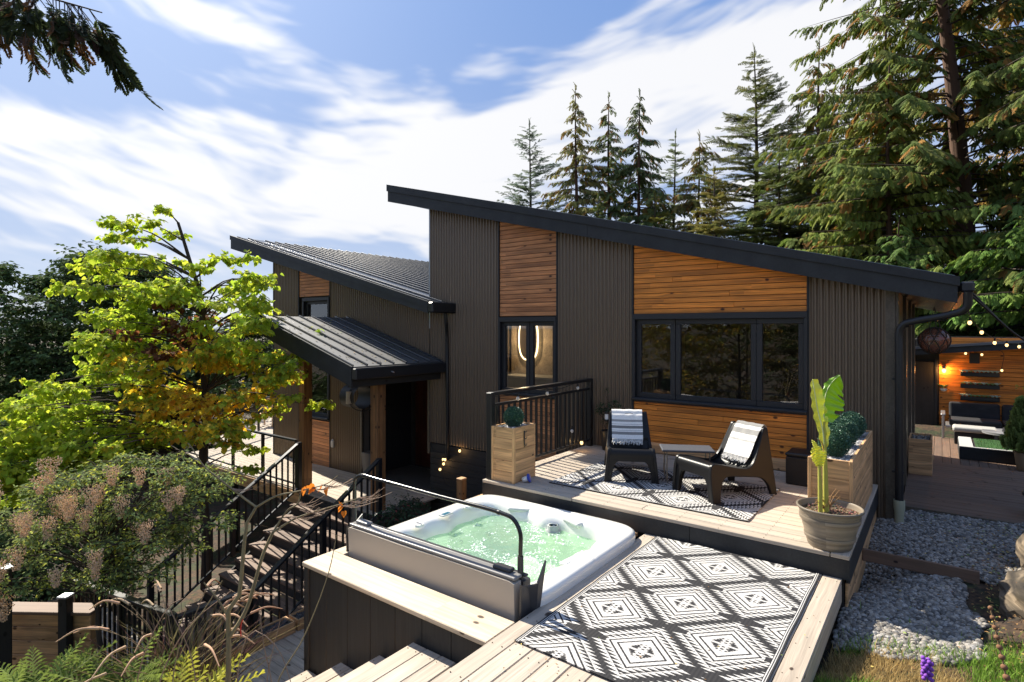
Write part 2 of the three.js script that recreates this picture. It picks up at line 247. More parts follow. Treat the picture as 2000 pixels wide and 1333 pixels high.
// roofs
function slab(parent, name, x0, x1, top, low, z0, z1, mat) { return part(parent, name, extr([[x0, low(x0)], [x1, low(x1)], [x1, top(x1)], [x0, top(x0)]], z1 - z0), mat, [0, 0, z0]); }
function seams(roof, x0, x1, top, z0, z1, step, h = 0.032) { const a = [x0, top(x0)], b = [x1, top(x1)], L = Math.hypot(b[0] - a[0], b[1] - a[1]), ang = Math.atan2(b[1] - a[1], b[0] - a[0]), zr = roof.position.z;
  for (let z = z0; z <= z1 + 1e-6; z += step) part(roof, 'standing_seam', cbox(+L.toFixed(3), h, 0.022, 0.004), roofM, [(a[0] + b[0]) / 2, (a[1] + b[1]) / 2 + h / 2, z - zr], [0, 0, ang]); }
const mr = slab(house, 'main_roof', -9.32, 0.14, x => mainRoof(x) - 0.012, x => mainLow(x) + 0.03, -15.2, -7.985, roofM);
seams(mr, -9.3, 0.13, x => mainRoof(x) - 0.012, -15, -8.1, 0.405, 0.03);
slab(mr, 'fascia', -9.343, -4.521, mainMid, mainLow, 15.2 - 7.984, 15.2 - 7.95, fasciaM); slab(mr, 'fascia', -4.517, 0.15, mainMid, mainLow, 15.2 - 7.984, 15.2 - 7.9505, fasciaM);
slab(mr, 'drip_edge', -9.36, 0.17, mainRoof, x => mainMid(x) - 0.012, 15.2 - 7.99, 15.2 - 7.928, fasciaM);
{ const g = part(mr, 'gutter', cbox(0.13, 0.12, 7.2, 0.02), blackM, [0.235, 2.36, 3.62]); part(g, 'bracket', cbox(0.02, 0.1, 0.03), blackM, [-0.075, 0, 3.4]); }
const wr = slab(house, 'wing_roof', -15.24, -8.33, x => wingRoof(x) - 0.01, x => wingLow(x) + 0.03, -16.2, ZF - 0.01, roofM);
const wr2 = slab(house, 'wing_roof', -15.24, -7.75, x => wingRoof(x) - 0.01, x => wingLow(x) + 0.03, ZF, -7.585, roofM);
seams(wr, -15.2, -8.36, x => wingRoof(x) - 0.01, -16.0, -8.3, 0.30); seams(wr2, -15.2, -7.8, x => wingRoof(x) - 0.01, -8.0, -7.6, 0.30);
slab(wr2, 'fascia', -15.258, -7.735, x => wingRoof(x) - 0.10, wingLow, 8.2 - 7.584, 8.2 - 7.55, fasciaM); slab(wr2, 'drip_edge', -15.27, -7.72, x => wingRoof(x) + 0.012, x => wingRoof(x) - 0.105, 8.2 - 7.59, 8.2 - 7.53, fasciaM);
part(wr2, 'gutter', cbox(0.14, 0.2, 0.66, 0.02), blackM, [-7.665, 2.30, 0.33]);
part(house, 'downspout', tubeGeo([[-7.66, 2.2, -7.95], [-7.68, 2.0, -8.0], [-7.78, 1.8, -8.12], [-7.78, 0.8, -8.13], [-7.78, -0.7, -8.13]], 0.035, 40, 8), blackM);
{ // porch canopy
  const cr = slab(house, 'canopy_roof', -10.97, -7.93, canTop, x => canTop(x) - 0.2, ZF + 0.03, -5.985, PH({ color: lin(0.03, 0.03, 0.032), map: speckle, roughness: 0.6, ior: 2.4 }));
  seams(cr, -10.97, -7.93, canTop, -8.1, -5.99, 0.30, 0.035);
  const zc = ZF + 0.03; slab(cr, 'fascia', -10.984, -7.916, x => canTop(x) + 0.01, x => canTop(x) - 0.33, -5.985 - zc, -5.945 - zc, fasciaM);
  part(cr, 'gutter', cbox(0.13, 0.20, 2.2, 0.02), blackM, [-7.86, 1.13, 1.12]); part(cr, 'eave_beam', cbox(0.1, 0.16, 2.15, 0.01), stainM, [-8.02, 0.97, 1.1]);
  part(cr, 'bolt', new THREE.CylinderGeometry(0.012, 0.012, 0.1, 8), S({ color: lin(0.7, 0.7, 0.7), metalness: 0.8, roughness: 0.3 }), [-7.78, 1.13, 1.45], [0, 0, 1.4]);
  for (const [x, z] of [[-10.62, -6.82], [-8.26, -6.8]]) part(house, 'porch_post', cbox(0.2, +(canTop(x) - 0.2 + 1.45).toFixed(3), 0.2, 0.008, 1), postM, [x, (canTop(x) - 0.2 - 1.45) / 2, z]);
  part(house, 'porch_beam', cbox(2.55, 0.2, 0.12, 0.006, 1), postM, [-9.44, canTop(-9.44) - 0.32, -6.8], [0, 0, -Math.atan(0.298)]);
}

// windows: lining, frame, mullions, panes
function windowUnit([x0, x1, y0, y1], cols, trim, y0t, name = 'window') {
  const w = part(house, name, merge([[x0 - trim, x1 + trim, y1, y1 + 0.085], [x0 - trim, x1 + trim, y0 - 0.06, y0], [x0 - trim, x0, y0, y1], [x1, x1 + trim, y0, y1]].map(([a, b, c, d]) => move(cbox(b - a, d - c, 0.09, 0.004), (a + b) / 2, (c + d) / 2, ZF + 0.005))), frameM);
  part(w, 'sill', cbox(+(x1 - x0 + 2 * trim).toFixed(3), 0.03, 0.13, 0.006), frameM, [(x0 + x1) / 2, y0 - 0.02, ZF + 0.03]);
  for (const [a, b, proud] of cols) { const z = ZF - 0.06 + proud, fw = 0.075, P = [];
    for (const [p, q, r, s] of [[a, b, y1 - fw, y1], [a, b, y0, y0 + fw], [a, a + fw, y0 + fw, y1 - fw], [b - fw, b, y0 + fw, y1 - fw]]) P.push(move(cbox(q - p, s - r, 0.06, 0.005), (p + q) / 2, (r + s) / 2, z));
    part(w, 'frame', merge(P), frameM);
    part(w, 'pane', new THREE.PlaneGeometry(b - a - 2 * fw + 0.01, y1 - y0 - 2 * fw + 0.01), glassM, [(a + b) / 2, (y0 + y1) / 2, z]); }
}
windowUnit(W1, [[-6.47, -5.85, 0.012], [-5.848, -5.29, 0]], 0.04); windowUnit(W2, [[-3.79, -3.17, 0.012], [-3.168, -2.02, 0], [-2.018, -1.42, 0.012]], 0.045);
windowUnit(W3, [[-12.78, -11.78, 0]], 0.06); windowUnit(W4, [[-12.78, -11.78, 0]], 0.06);
// what is seen inside: ring-lit mirror, a print, a counter
{ const mir = thing('lit_mirror', 'oval mirror with a glowing rim hanging inside behind the narrow window', 'mirror', [-7.57, 1.66, -10.60]);
  const oval = (a, b, n = 40) => Array.from({ length: n }, (_, i) => { const t = i / n * 2 * Math.PI, c = Math.cos(t), s = Math.sin(t); return [a * Math.sign(c) * Math.abs(c) ** 0.75, b * Math.sign(s) * Math.abs(s) ** 0.75]; });
  part(mir, 'glass', extr(oval(0.24, 0.46), 0.015), S({ color: lin(0.8, 0.8, 0.82), metalness: 1, roughness: 0.03 }));
  part(mir, 'light_ring', tubeGeo(oval(0.265, 0.485).map(p => [...p, 0]), 0.016, 90, 8, true), S({ color: 0x222222, emissive: lin(1, 0.78, 0.42), emissiveIntensity: 2.2 }));
  const pl = new THREE.PointLight(lin(1, 0.75, 0.42), 1.1, 6); pl.position.set(0, 0, 0.18); pl.castShadow = true; mir.add(pl);
  const pr = thing('bear_print', 'dark framed silhouette print on beige wall inside narrow window', 'print', [-6.55, 1.62, -10.64]);
  part(pr, 'silhouette', extr([[-0.06, -0.3], [0.0, -0.3], [0.02, -0.2], [0.05, -0.3], [0.11, -0.3], [0.11, -0.1], [0.17, -0.05], [0.15, 0.12], [0.08, 0.22], [0.06, 0.33], [0.0, 0.38], [-0.05, 0.33], [-0.04, 0.22], [-0.12, 0.1], [-0.13, -0.08], [-0.07, -0.12]], 0.02), S({ color: lin(0.02, 0.018, 0.016), roughness: 0.8 }));
  const ct = thing('kitchen_counter', 'dark counter along wall inside behind the narrow window', 'counter', [-6.9, -0.05, -10.3]);
  part(ct, 'cabinet', cbox(2.0, 0.86, 0.56, 0.004), darkRoomM, [0, 0.43, 0]); part(ct, 'top', cbox(2.06, 0.04, 0.6, 0.004), S({ color: lin(0.25, 0.24, 0.22), roughness: 0.3 }), [0, 0.88, 0]); }
// rain pipe at the near corner
{ const d = thing('rain_downspout', 'black drainpipe with ribbed elbow down the near corner of the house', 'drainpipe');
  part(d, 'pipe', tubeGeo([[0.24, 2.3, -7.92], [0.22, 2.12, -7.95], [0.10, 2.06, -7.98], [-0.22, 1.99, -8.03], [-0.34, 1.95, -8.05], [-0.385, 1.86, -8.06], [-0.388, 1.6, -8.06], [-0.388, 0.5, -8.06], [-0.388, -0.16, -8.06]], 0.042, 90, 10), blackM);
  for (let i = 0; i < 9; i++) { const t = i / 8 * 1.3; part(d, 'elbow_rib', new THREE.TorusGeometry(0.045, 0.006, 6, 14), blackM, [-0.30 - 0.085 * Math.sin(t), 1.87 + 0.09 * Math.cos(t), -8.06], [0, Math.PI / 2, 0]).rotation.set(0, Math.PI / 2, t - 0); }
  const pv = S({ color: lin(0.36, 0.36, 0.25), roughness: 0.5 });
  part(d, 'drain_adapter', new THREE.LatheGeometry([[0.05, 0.12], [0.058, 0.12], [0.058, 0.02], [0.05, -0.02], [0.045, -0.16], [0.04, -0.16]].map(p => new THREE.Vector2(...p)), 20), pv, [-0.388, -0.24, -8.06]);
  for (const y of [1.3, 0.2]) part(d, 'strap', cbox(0.12, 0.025, 0.03, 0.003), blackM, [-0.40, y, -8.10]); }

// ---------- ground ----------
const CP = [[0, 0, 0.15], [1.5, -2, 0.1], [0.3, -3, -0.34], [-0.4, -4, -0.42], [0.3, -4.4, -0.38], [-0.2, -5.6, -0.46], [0.3, -6.2, -0.44], [0.1, -7.2, -0.37], [0.3, -8.4, -0.40], [0.7, -7.6, -0.36], [0.75, -4.6, -0.30], [0.8, -6, -0.15], [1.5, -6, 0.2], [2, -5, 0.5], [3, -8, 0.9], [2.2, -8.2, 0.2],
  [4.2, -10, -0.6], [5.5, -14, 1.2], [2, -11, -1.2], [1, -15, -1.2], [0, -20.5, -0.6], [3, -20, 0.2], [-4, -18, -0.8], [0, -24, 1.6], [6, -24, 3.2], [-6, -24, 0.6], [12, -15, 4.5], [12, -32, 6], [0, -34, 3], [-14, -34, 0], [-20, -45, -2], [-30, -24, -6], [-17, -12, -4.2], [-16, -18, -4.2], [-14, -5, -3.6], [-10.5, -3.2, -3.35], [-8, -2, -3.1], [-8.6, -5, -3.4], [-9.5, -6.5, -3.3], [-6, -1.2, -2.5], [-5, -4, -3.0], [-6.5, -3, -3.0], [-3, -0.8, -1.5], [-4.2, -0.6, -1.9], [-1.6, -0.8, -0.55], [-2.4, -2, -1.5], [-3.6, -2.2, -1.9], [-1.6, -2.6, -0.75], [-3.5, -4.5, -2.2], [-2, -4.4, -1.0], [-1.2, -4.4, -0.7], [-1, -6.5, -0.75], [-2.5, -7, -1.2], [-6, -7, -2.75], [-7.2, -6, -2.9], [-5, -12, -3], [-12, -12, -3.2], [-20, 0, -5.5], [-12, 3, -4], [-5, 4, -1.2], [1, 4, 0.8], [5, 5, 1.8], [-40, 0, -9], [-60, -60, -14], [-110, -20, -25], [60, -60, 12], [0, -80, 6], [60, 20, 12], [0, 60, 6], [-60, 60, -12], [-900, -300, -60], [-500, -900, -60], [400, -900, 40], [900, 0, 40], [0, 900, 20], [-900, 500, -60]];
function groundY(x, z) { let s = 0, w = 0; for (const [a, b, y] of CP) { const d2 = (x - a) ** 2 + (z - b) ** 2 + 0.04, q = 1 / Math.pow(d2, 1.6); s += q * y; w += q; } return s / w; }
{ const N = 230, pos = [], uv = [], idx = [], wp = t => Math.sign(t) * (14 * Math.abs(t) + 1500 * Math.abs(t) ** 6);
  for (let j = 0; j <= N; j++) for (let i = 0; i <= N; i++) { const x = -3.5 + wp(i / N * 2 - 1), z = -6 + wp(j / N * 2 - 1); const bump = (fbm(x * 1.7, z * 1.7, 3) - 0.5) * 0.07; pos.push(x, groundY(x, z) + bump - 0.01, z); uv.push(x, z); }
  for (let j = 0; j < N; j++) for (let i = 0; i < N; i++) { const a = j * (N + 1) + i; idx.push(a, a + N + 1, a + 1, a + 1, a + N + 1, a + N + 2); }
  const g = new THREE.BufferGeometry(); g.setAttribute('position', new THREE.Float32BufferAttribute(pos, 3)); g.setAttribute('uv', new THREE.Float32BufferAttribute(uv, 2)); g.setIndex(idx); g.computeVertexNormals();
  const soil = tex(1024, 1024, (u, v) => { const n = fbm(u * 128, v * 128, 4), m = fbm(u * 16 + 5, v * 16, 4), k = fbm(u * 8 + 9, v * 8 + 3, 3); const gr = sstep(0.45, 0.6, m); const L = 0.6 + 0.8 * (n - 0.5); return [lerp(0.36, 0.26, gr) * L * 1.2 + 0.1 * (k - 0.5), lerp(0.27, 0.28, gr) * L * 1.2 + 0.06 * (k - 0.5), lerp(0.18, 0.14, gr) * L * 1.2]; });
  soil.repeat.set(0.25, 0.25);
  const m = solo('ground', g, S({ map: soil, roughness: 0.95 })); m.userData.kind = 'structure'; }

// ---------- decks and stairs ----------
// planks as separate meshes; run 'x' or 'z'
function planks(parent, run, x0, x1, z0, z1, yTop, pitch, mats, seed, name = 'deck_board', th = 0.036, splits = 0) {
  const r = rngOf(seed), a0 = run === 'x' ? z0 : x0, a1 = run === 'x' ? z1 : x1, n = Math.round((a1 - a0) / pitch), p = (a1 - a0) / n, w = +(p - 0.006).toFixed(4), l0 = run === 'x' ? x0 : z0, l1 = run === 'x' ? x1 : z1;
  for (let i = 0; i < n; i++) { const c = a0 + (i + 0.5) * p, cuts = [l0]; if (splits && r() < 0.7) cuts.push(lerp(l0, l1, 0.25 + 0.5 * r())); cuts.push(l1);
    for (let k = 0; k + 1 < cuts.length; k++) { const s = cuts[k] + (k ? 0.002 : 0), t = cuts[k + 1] - (k + 2 < cuts.length ? 0.002 : 0), L = +(t - s).toFixed(2), m = (s + t) / 2, v = Math.floor(r() * 8), dy = (r() - 0.5) * 0.003;
      part(parent, name, run === 'x' ? cbox(L, th, w, 0.004, v) : cbox(w, th, L, 0.004, v), mats[Math.floor(r() * mats.length)], run === 'x' ? [m, yTop - th / 2 + dy, c] : [c, yTop - th / 2 + dy, m]); } }
}
const upperDeck = structure('upper_deck');
planks(upperDeck, 'x', -4.60, -0.748, -8.165, -5.44, 0, 0.1365, deckM, 51, 'deck_board', 0.036, 1);
part(upperDeck, 'border_board', cbox(0.138, 0.036, 2.72, 0.004, 3), deckM[2], [-0.674, -0.017, -6.80]);
for (const [a, b] of [[-4.6, -1.955], [-1.952, -0.602]]) part(upperDeck, 'fascia', cbox(+(b - a).toFixed(3), 0.166, 0.03, 0.003, 1), fasciaM, [(a + b) / 2, -0.1215, -5.4585]);
part(upperDeck, 'fascia', cbox(0.03, 0.20, 2.70, 0.003, 1), fasciaM, [-0.619, -0.14, -6.825]); part(upperDeck, 'fascia', cbox(0.03, 0.5, 2.70, 0.003, 1), fasciaM, [-4.584, -0.29, -6.80]);
part(upperDeck, 'skirt_board', cbox(0.02, 0.17, 2.64, 0.003, 1), cedarM[2], [-0.632, -0.34, -6.82]); part(upperDeck, 'skirt_board', cbox(0.02, 0.17, 2.64, 0.003, 2), cedarM[0], [-0.633, -0.515, -6.82]);
part(upperDeck, 'bearer', cbox(3.9, 0.6, 0.04, 0.004), stainM, [-2.6, -0.52, -5.52]);
// screw heads along the joist lines
function screws(parent, run, x0, x1, z0, z1, y, pitch, step) { const m = [], n = Math.round(((run === 'x' ? z1 - z0 : x1 - x0)) / pitch), p = (run === 'x' ? z1 - z0 : x1 - x0) / n; for (let i = 0; i < n; i++) for (const o of [0.22, 0.78]) for (let l = (run === 'x' ? x0 : z0) + 0.08; l < (run === 'x' ? x1 : z1); l += step) { const a = (run === 'x' ? z0 : x0) + (i + o) * p; m.push(new THREE.Matrix4().setPosition(run === 'x' ? l : a, y + 0.0015, run === 'x' ? a : l)); } instanced(parent, 'screw_heads', new THREE.CylinderGeometry(0.0045, 0.0045, 0.003, 7), S({ color: lin(0.12, 0.09, 0.06), roughness: 0.5, metalness: 0.6 }), m); }
screws(upperDeck, 'x', -4.60, -0.748, -8.165, -5.44, 0, 0.1365, 0.405);
const lowerDeck = structure('lower_deck');
planks(lowerDeck, 'z', -2.42, -0.655, -5.438, -2.3, -0.2, 0.147, deckM, 52); screws(lowerDeck, 'z', -2.42, -0.655, -5.438, -2.3, -0.2, 0.147, 0.405);
part(lowerDeck, 'fascia', cbox(0.03, 0.15, 3.12, 0.003, 1), deckM[1], [-0.673, -0.315, -3.87]); part(lowerDeck, 'fascia', cbox(0.03, 0.9, 2.4, 0.003, 1), stainM, [-2.40, -0.70, -4.2]); part(lowerDeck, 'joist', cbox(1.6, 0.12, 0.05, 0.004), stainM, [-1.5, -0.30, -3.2]); part(lowerDeck, 'joist', cbox(1.6, 0.12, 0.05, 0.004), stainM, [-1.5, -0.30, -4.8]);
for (const z of [-5.1, -2.6]) for (const x of [-0.8, -2.2]) part(lowerDeck, 'pier', cbox(0.1, 0.9, 0.1, 0.004), stainM, [x, -0.69, z]);
const steps = structure('side_steps');
[[-3.18, -2.44, -0.47, 5], [-3.57, -3.14, -0.705, 3], [-4.07, -3.53, -0.94, 4], [-4.56, -4.03, -1.18, 4]].forEach(([a, b, y, n], i) => {
  planks(steps, 'z', a, b, -2.95, -0.9, y, (b - a) / n, deckM, 60 + i, 'tread_board'); screws(steps, 'z', a, b, -2.95, -0.9, y, (b - a) / n, 0.55); part(steps, 'riser', cbox(0.022, 0.195, 2.0, 0.003, i), cedarM[i], [a + 0.03, y - 0.14, -1.95]); });
part(steps, 'stringer', cbox(2.1, 1.2, 0.04, 0.004), stainM, [-3.5, -1.85, -1.0]); part(steps, 'stringer', cbox(0.04, 1.5, 1.9, 0.004), stainM, [-4.5, -1.98, -1.95]);
// bench-like surround of the tub
const ledgeM = tints([0.80, 0.665, 0.49], 2, 0.1, color => S({ color, map: deckMap, bumpMap: deckBump, bumpScale: 0.001, roughness: 0.7 }), 14);
const surround = thing('tub_surround', 'black boarded tub enclosure with a pale wood ledge above the steps', 'tub enclosure');
part(surround, 'ledge_board', cbox(2.18, 0.04, 0.33, 0.006, 5), ledgeM[0], [-3.535, -0.24, -3.10]);
part(surround, 'ledge_board', cbox(0.16, 0.04, 0.5, 0.006, 2), ledgeM[1], [-4.545, -0.2405, -3.52]);
part(surround, 'ledge_board', cbox(0.16, 0.04, 1.75, 0.006, 3), cedarM[1], [-4.565, -0.222, -4.66]);
part(surround, 'ledge_board', cbox(1.98, 0.04, 0.09, 0.006, 3), cedarM[1], [-3.48, -0.224, -5.39]);
for (let i = 0; i < 7; i++) part(surround, 'skirt_board', cbox(0.296, 2.35, 0.02, 0.004, i), stainM, [-4.45 + i * 0.30, -1.44, -2.975]);
for (let i = 0; i < 8; i++) part(surround, 'skirt_board', cbox(0.02, 2.35, 0.296, 0.004, i), stainM, [-4.61, -1.44, -3.13 - i * 0.30]);
part(surround, 'corner_post', cbox(0.07, 2.35, 0.03, 0.004), stainM, [-4.58, -1.44, -2.962]);
part(surround, 'tub_base', cbox(2.1, 0.1, 2.4, 0.004), stainM, [-3.5, -1.28, -4.25]);
const bottomDeck = structure('garden_deck');
planks(bottomDeck, 'x', -7.95, -4.63, -5.6, -3.2, -2.6, 0.133, deckM, 71);
part(bottomDeck, 'fascia', cbox(0.03, 0.2, 2.4, 0.003), stainM, [-7.965, -2.72, -4.4]); for (const z of [-5.3, -3.4]) for (const x of [-7.8, -4.8]) part(bottomDeck, 'pier', cbox(0.1, 0.7, 0.1, 0.004), stainM, [x, -2.98, z]);
const porch = structure('porch_deck');
planks(porch, 'x', -16.2, -7.98, -8.19, -6.62, -1.45, 0.1425, deckM, 81, 'deck_board', 0.036, 1); planks(porch, 'x', -20, -14.3, -14, -8.195, -1.45, 0.1425, deckM, 82);
part(porch, 'fascia', cbox(5.7, 0.24, 0.03, 0.003, 1), cedarM[0], [-13.3, -1.60, -6.61]); part(porch, 'fascia', cbox(2.5, 0.14, 0.03, 0.003, 1), stainM, [-9.25, -1.557, -6.607]);
for (const x of [-16, -13.4, -10.7, -8.1]) part(porch, 'pier', cbox(0.12, 2.4, 0.12, 0.004), stainM, [x, -2.69, -6.72]); for (const x of [-19.8, -17]) part(porch, 'pier', cbox(0.12, 3.6, 0.12, 0.004), stainM, [x, -3.29, -8.4]);
const stair = structure('porch_stairs');
for (let k = 1; k <= 10; k++) { const y = -1.45 - 0.18 * k, z = -6.6 + 0.28 * k; planks(stair, 'x', -10.4, -8.02, z - 0.29, z, y, 0.145, brownDeckM, 90 + k, 'tread_board'); part(stair, 'riser', cbox(2.36, 0.15, 0.02, 0.003, k), stainM, [-9.21, y - 0.11, z - 0.03]); }
for (const x of [-10.38, -8.04]) bar(stair, 'stringer', stainM, [x, -1.75, -6.6], [x, -3.55, -3.8], 0.05, 0.26);
const court = structure('courtyard_deck');
planks(court, 'x', -0.40, 4.0, -11.9, -8.72, -0.35, 0.1425, brownDeckM, 101, 'deck_board', 0.036, 1); part(court, 'edge_strip', cbox(4.4, 0.06, 0.03, 0.003), paleTrimM, [1.8, -0.372, -8.70]); part(court, 'fascia', cbox(4.4, 0.32, 0.03, 0.003), stainM, [1.8, -0.55, -8.76]);
planks(court, 'z', -0.40, 4.6, -18.4, -11.95, -0.75, 0.1425, brownDeckM, 102); for (const z of [-9, -11.8]) for (const x of [-0.3, 3.9]) part(court, 'pier', cbox(0.1, 0.7, 0.1, 0.004), stainM, [x, -0.73, z]);
for (const z of [-12.1, -18.2]) for (const x of [-0.3, 4.4]) part(court, 'pier', cbox(0.1, 0.6, 0.1, 0.004), stainM, [x, -1.08, z]);

// ---------- railings ----------
const railM = S({ color: lin(0.014, 0.014, 0.015), roughness: 0.33 });
function railing(name, label, a, b, h, opts = {}) { // a, b: foot points; balusters between posts
  const o = thing(name, label, 'railing', [0, 0, 0], 0, opts.group), A = V(...a), B = V(...b), d = B.clone().sub(A), L = Math.hypot(d.x, d.z), at = t => A.clone().addScaledVector(d, t);
  const n = opts.posts ?? Math.max(1, Math.round(L / 1.8)), up = y => p => [p.x, p.y + y, p.z];
  for (let i = 0; i <= n; i++) { if (opts.skipEnd && i === n) continue; const p = at(i / n); part(o, 'post', cbox(0.085, h + 0.03, 0.085, 0.006), railM, [p.x, p.y + (h + 0.03) / 2 - 0.01, p.z]); }
  bar(o, 'top_rail', railM, up(h)(at(0)), up(h)(at(1)), 0.09, 0.045); bar(o, 'bottom_rail', railM, up(0.1)(at(0)), up(0.1)(at(1)), 0.04, 0.03);
  if (opts.second) bar(o, 'middle_rail', railM, up(opts.second)(at(0)), up(opts.second)(at(1)), 0.045, 0.035);
  const top = opts.second ?? h, m = Math.round(L / (opts.gap ?? 0.125));
  for (let i = 1; i < m; i++) { const p = at(i / m); part(o, 'baluster', cbox(0.03, +(top - 0.1).toFixed(3), 0.03, 0.003), railM, [p.x, p.y + 0.1 + (top - 0.1) / 2, p.z]); }
  return o; }
railing('deck_railing', 'black metal railing with string lights between tall planter and house wall', [-4.535, 0, -5.53], [-4.535, 0, -8.06], 1.07, { second: 0.925, posts: 1 });
railing('stair_railing', 'black sloped handrail on the tub side of porch stairs', [-7.93, -1.45, -6.55], [-7.93, -2.92, -4.27], 1.03, { posts: 2 });
railing('stair_railing', 'black level railing behind the long pebble planters', [-7.98, -2.92, -4.2], [-7.98, -2.92, -3.0], 1.03, { posts: 1 });
railing('stair_railing', 'black sloped handrail on the far garden side of porch stairs', [-10.47, -1.45, -6.58], [-10.47, -3.2, -3.85], 1.0, { posts: 2 });
{ // glass balustrade of the porch
  const o = thing('glass_balustrade', 'glass panel balustrade with black top rail along the porch', 'balustrade'); const z = -6.70;
  bar(o, 'top_rail', railM, [-16.1, -0.45, z], [-10.75, -0.45, z], 0.07, 0.045); bar(o, 'bottom_rail', railM, [-16.1, -1.36, z], [-10.75, -1.36, z], 0.04, 0.03);
  for (let i = 0; i <= 4; i++) { const x = -16.1 + i * 1.3375; part(o, 'post', cbox(0.06, 1.0, 0.06, 0.005), railM, [x, -0.95, z]); if (i < 4) part(o, 'glass_panel', new THREE.PlaneGeometry(1.25, 0.84), glassM, [x + 0.669, -0.915, z]); }
  const q = thing('glass_balustrade', 'far glass balustrade on the open side of the porch', 'balustrade'); bar(q, 'top_rail', railM, [-16.15, -0.40, -6.8], [-19.9, -0.40, -13.9], 0.07, 0.045);
  for (let i = 0; i <= 5; i++) { const x = lerp(-16.15, -19.9, i / 5), zz = lerp(-6.8, -13.9, i / 5); part(q, 'post', cbox(0.06, 1.02, 0.06, 0.005), railM, [x, -0.92, zz]); if (i < 5) part(q, 'glass_panel', new THREE.PlaneGeometry(1.5, 0.84), glassM, [x - 0.375, -0.915, zz - 0.71], [0, Math.atan2(7.1, -3.75) + Math.PI, 0]); } }

// ---------- rugs ----------
{ const W = 1024, H = 1664, LX = 0.408, LZ = 0.40;
  const rugMap = tex(W, H, (u, v, i, j) => { // flat woven print: staggered stepped diamonds with toothed bands
    const x = (u - 0.5) * 1.46, z = (v - 0.5) * 2.38; let wht = 0;
    const edge = 0.73 - Math.abs(x);
    if (edge < 0.035) wht = edge < 0.010 ? 0 : edge < 0.017 ? 1 : edge < 0.024 ? 0 : edge < 0.03 ? 1 : 0;
    else {
      let best = 9, bx = 0, bz = 0; const a = Math.round(x / LX), b = Math.round(z / LZ);
      for (let p = a - 1; p <= a + 1; p++) for (let q = b - 1; q <= b + 1; q++) if (((p + q) & 1) === 0) { const d = Math.abs(x - p * LX) / LX + Math.abs(z - q * LZ) / LZ; if (d < best) { best = d; bx = x - p * LX; bz = z - q * LZ; } }
      const dn = best, ax = Math.abs(bx), az = Math.abs(bz), row = 0.032, fr = (bz + 10) / row, tri = Math.abs(fr - Math.floor(fr) - 0.5) * 2;
      if (dn < 0.53) { const q = dn; wht = q > 0.43 ? 1 : q > 0.385 ? 0 : 1;
        if (q < 0.33) { const k = Math.floor(az / 0.016), t2 = Math.abs((az / 0.016) % 1 - 0.5) * 2; const lo = 0.016 + 0.012 * (k & 1), hi = 0.095 - 0.013 * k - 0.012 * t2; if (az > 0.010 && az < 0.085 && ax > lo + 0.012 * t2 && ax < hi) wht = 0; if (ax < 0.011 && az < 0.085 && az > 0.02 && (k & 1)) wht = 0; } }
      else { const t1 = 1 - Math.abs(fr - Math.floor(fr) - 0.5) * 2, f2 = fr + 0.5, t2 = 1 - Math.abs(f2 - Math.floor(f2) - 0.5) * 2; wht = (dn > 0.575 && dn < 0.59 + 0.185 * t1) || (dn > 0.765 && dn < 0.775 + 0.18 * t2) ? 1 : 0; if (az < 0.03 && ax > 0.25) wht = 0; }
    }
    const rib = 0.93 + 0.07 * Math.sin(j * Math.PI * 0.66), n = 0.9 + 0.2 * (vnoise(i * 0.7, j * 0.7) - 0.5) + 0.12 * (fbm(u * 9, v * 14, 3) - 0.5);
    return wht ? [0.90 * rib * n, 0.885 * rib * n, 0.86 * rib * n] : [0.13 * n, 0.125 * n, 0.135 * n]; });
  const rugBump = tex(64, 64, (u, v, i, j) => { const k = 0.5 + 0.25 * Math.sin(j * Math.PI / 4) + 0.25 * Math.sin(i * Math.PI / 8); return [k, k, k]; }, false); rugBump.repeat.set(14, 24);
  const rm = S({ map: rugMap, bumpMap: rugBump, bumpScale: 0.002, roughness: 0.85 });
  const mk = (w, l, seed) => { const nx = 24, nz = 40, g = new THREE.BoxGeometry(w, 0.007, l, nx, 1, nz), P = g.attributes.position, U = g.attributes.uv; for (let k = 0; k < P.count; k++) { const x = P.getX(k), z = P.getZ(k); U.setXY(k, x / w + 0.5, z / l + 0.5); const e = Math.min(w / 2 - Math.abs(x), l / 2 - Math.abs(z)); P.setY(k, P.getY(k) + 0.006 * Math.max(0, vnoise(x * 3 + seed, z * 3) - 0.35) + (e < 0.03 ? 0.006 * vnoise(x * 9 + seed, z * 9) : 0)); P.setX(k, x + 0.006 * (vnoise(z * 3, seed) - 0.5)); } g.computeVertexNormals(); return g; };
  const a = solo('outdoor_rug', mk(1.46, 2.38, 3), rm, 'black and white diamond outdoor rug on the lower deck beside the hot tub', 'rug'); a.position.set(-1.545, -0.194, -4.215);
  const b = solo('outdoor_rug', mk(1.42, 2.33, 9), rm, 'black and white diamond outdoor rug under the two lounge chairs', 'rug'); b.position.set(-2.67, 0.0065, -6.51); b.rotation.y = Math.PI / 2; }

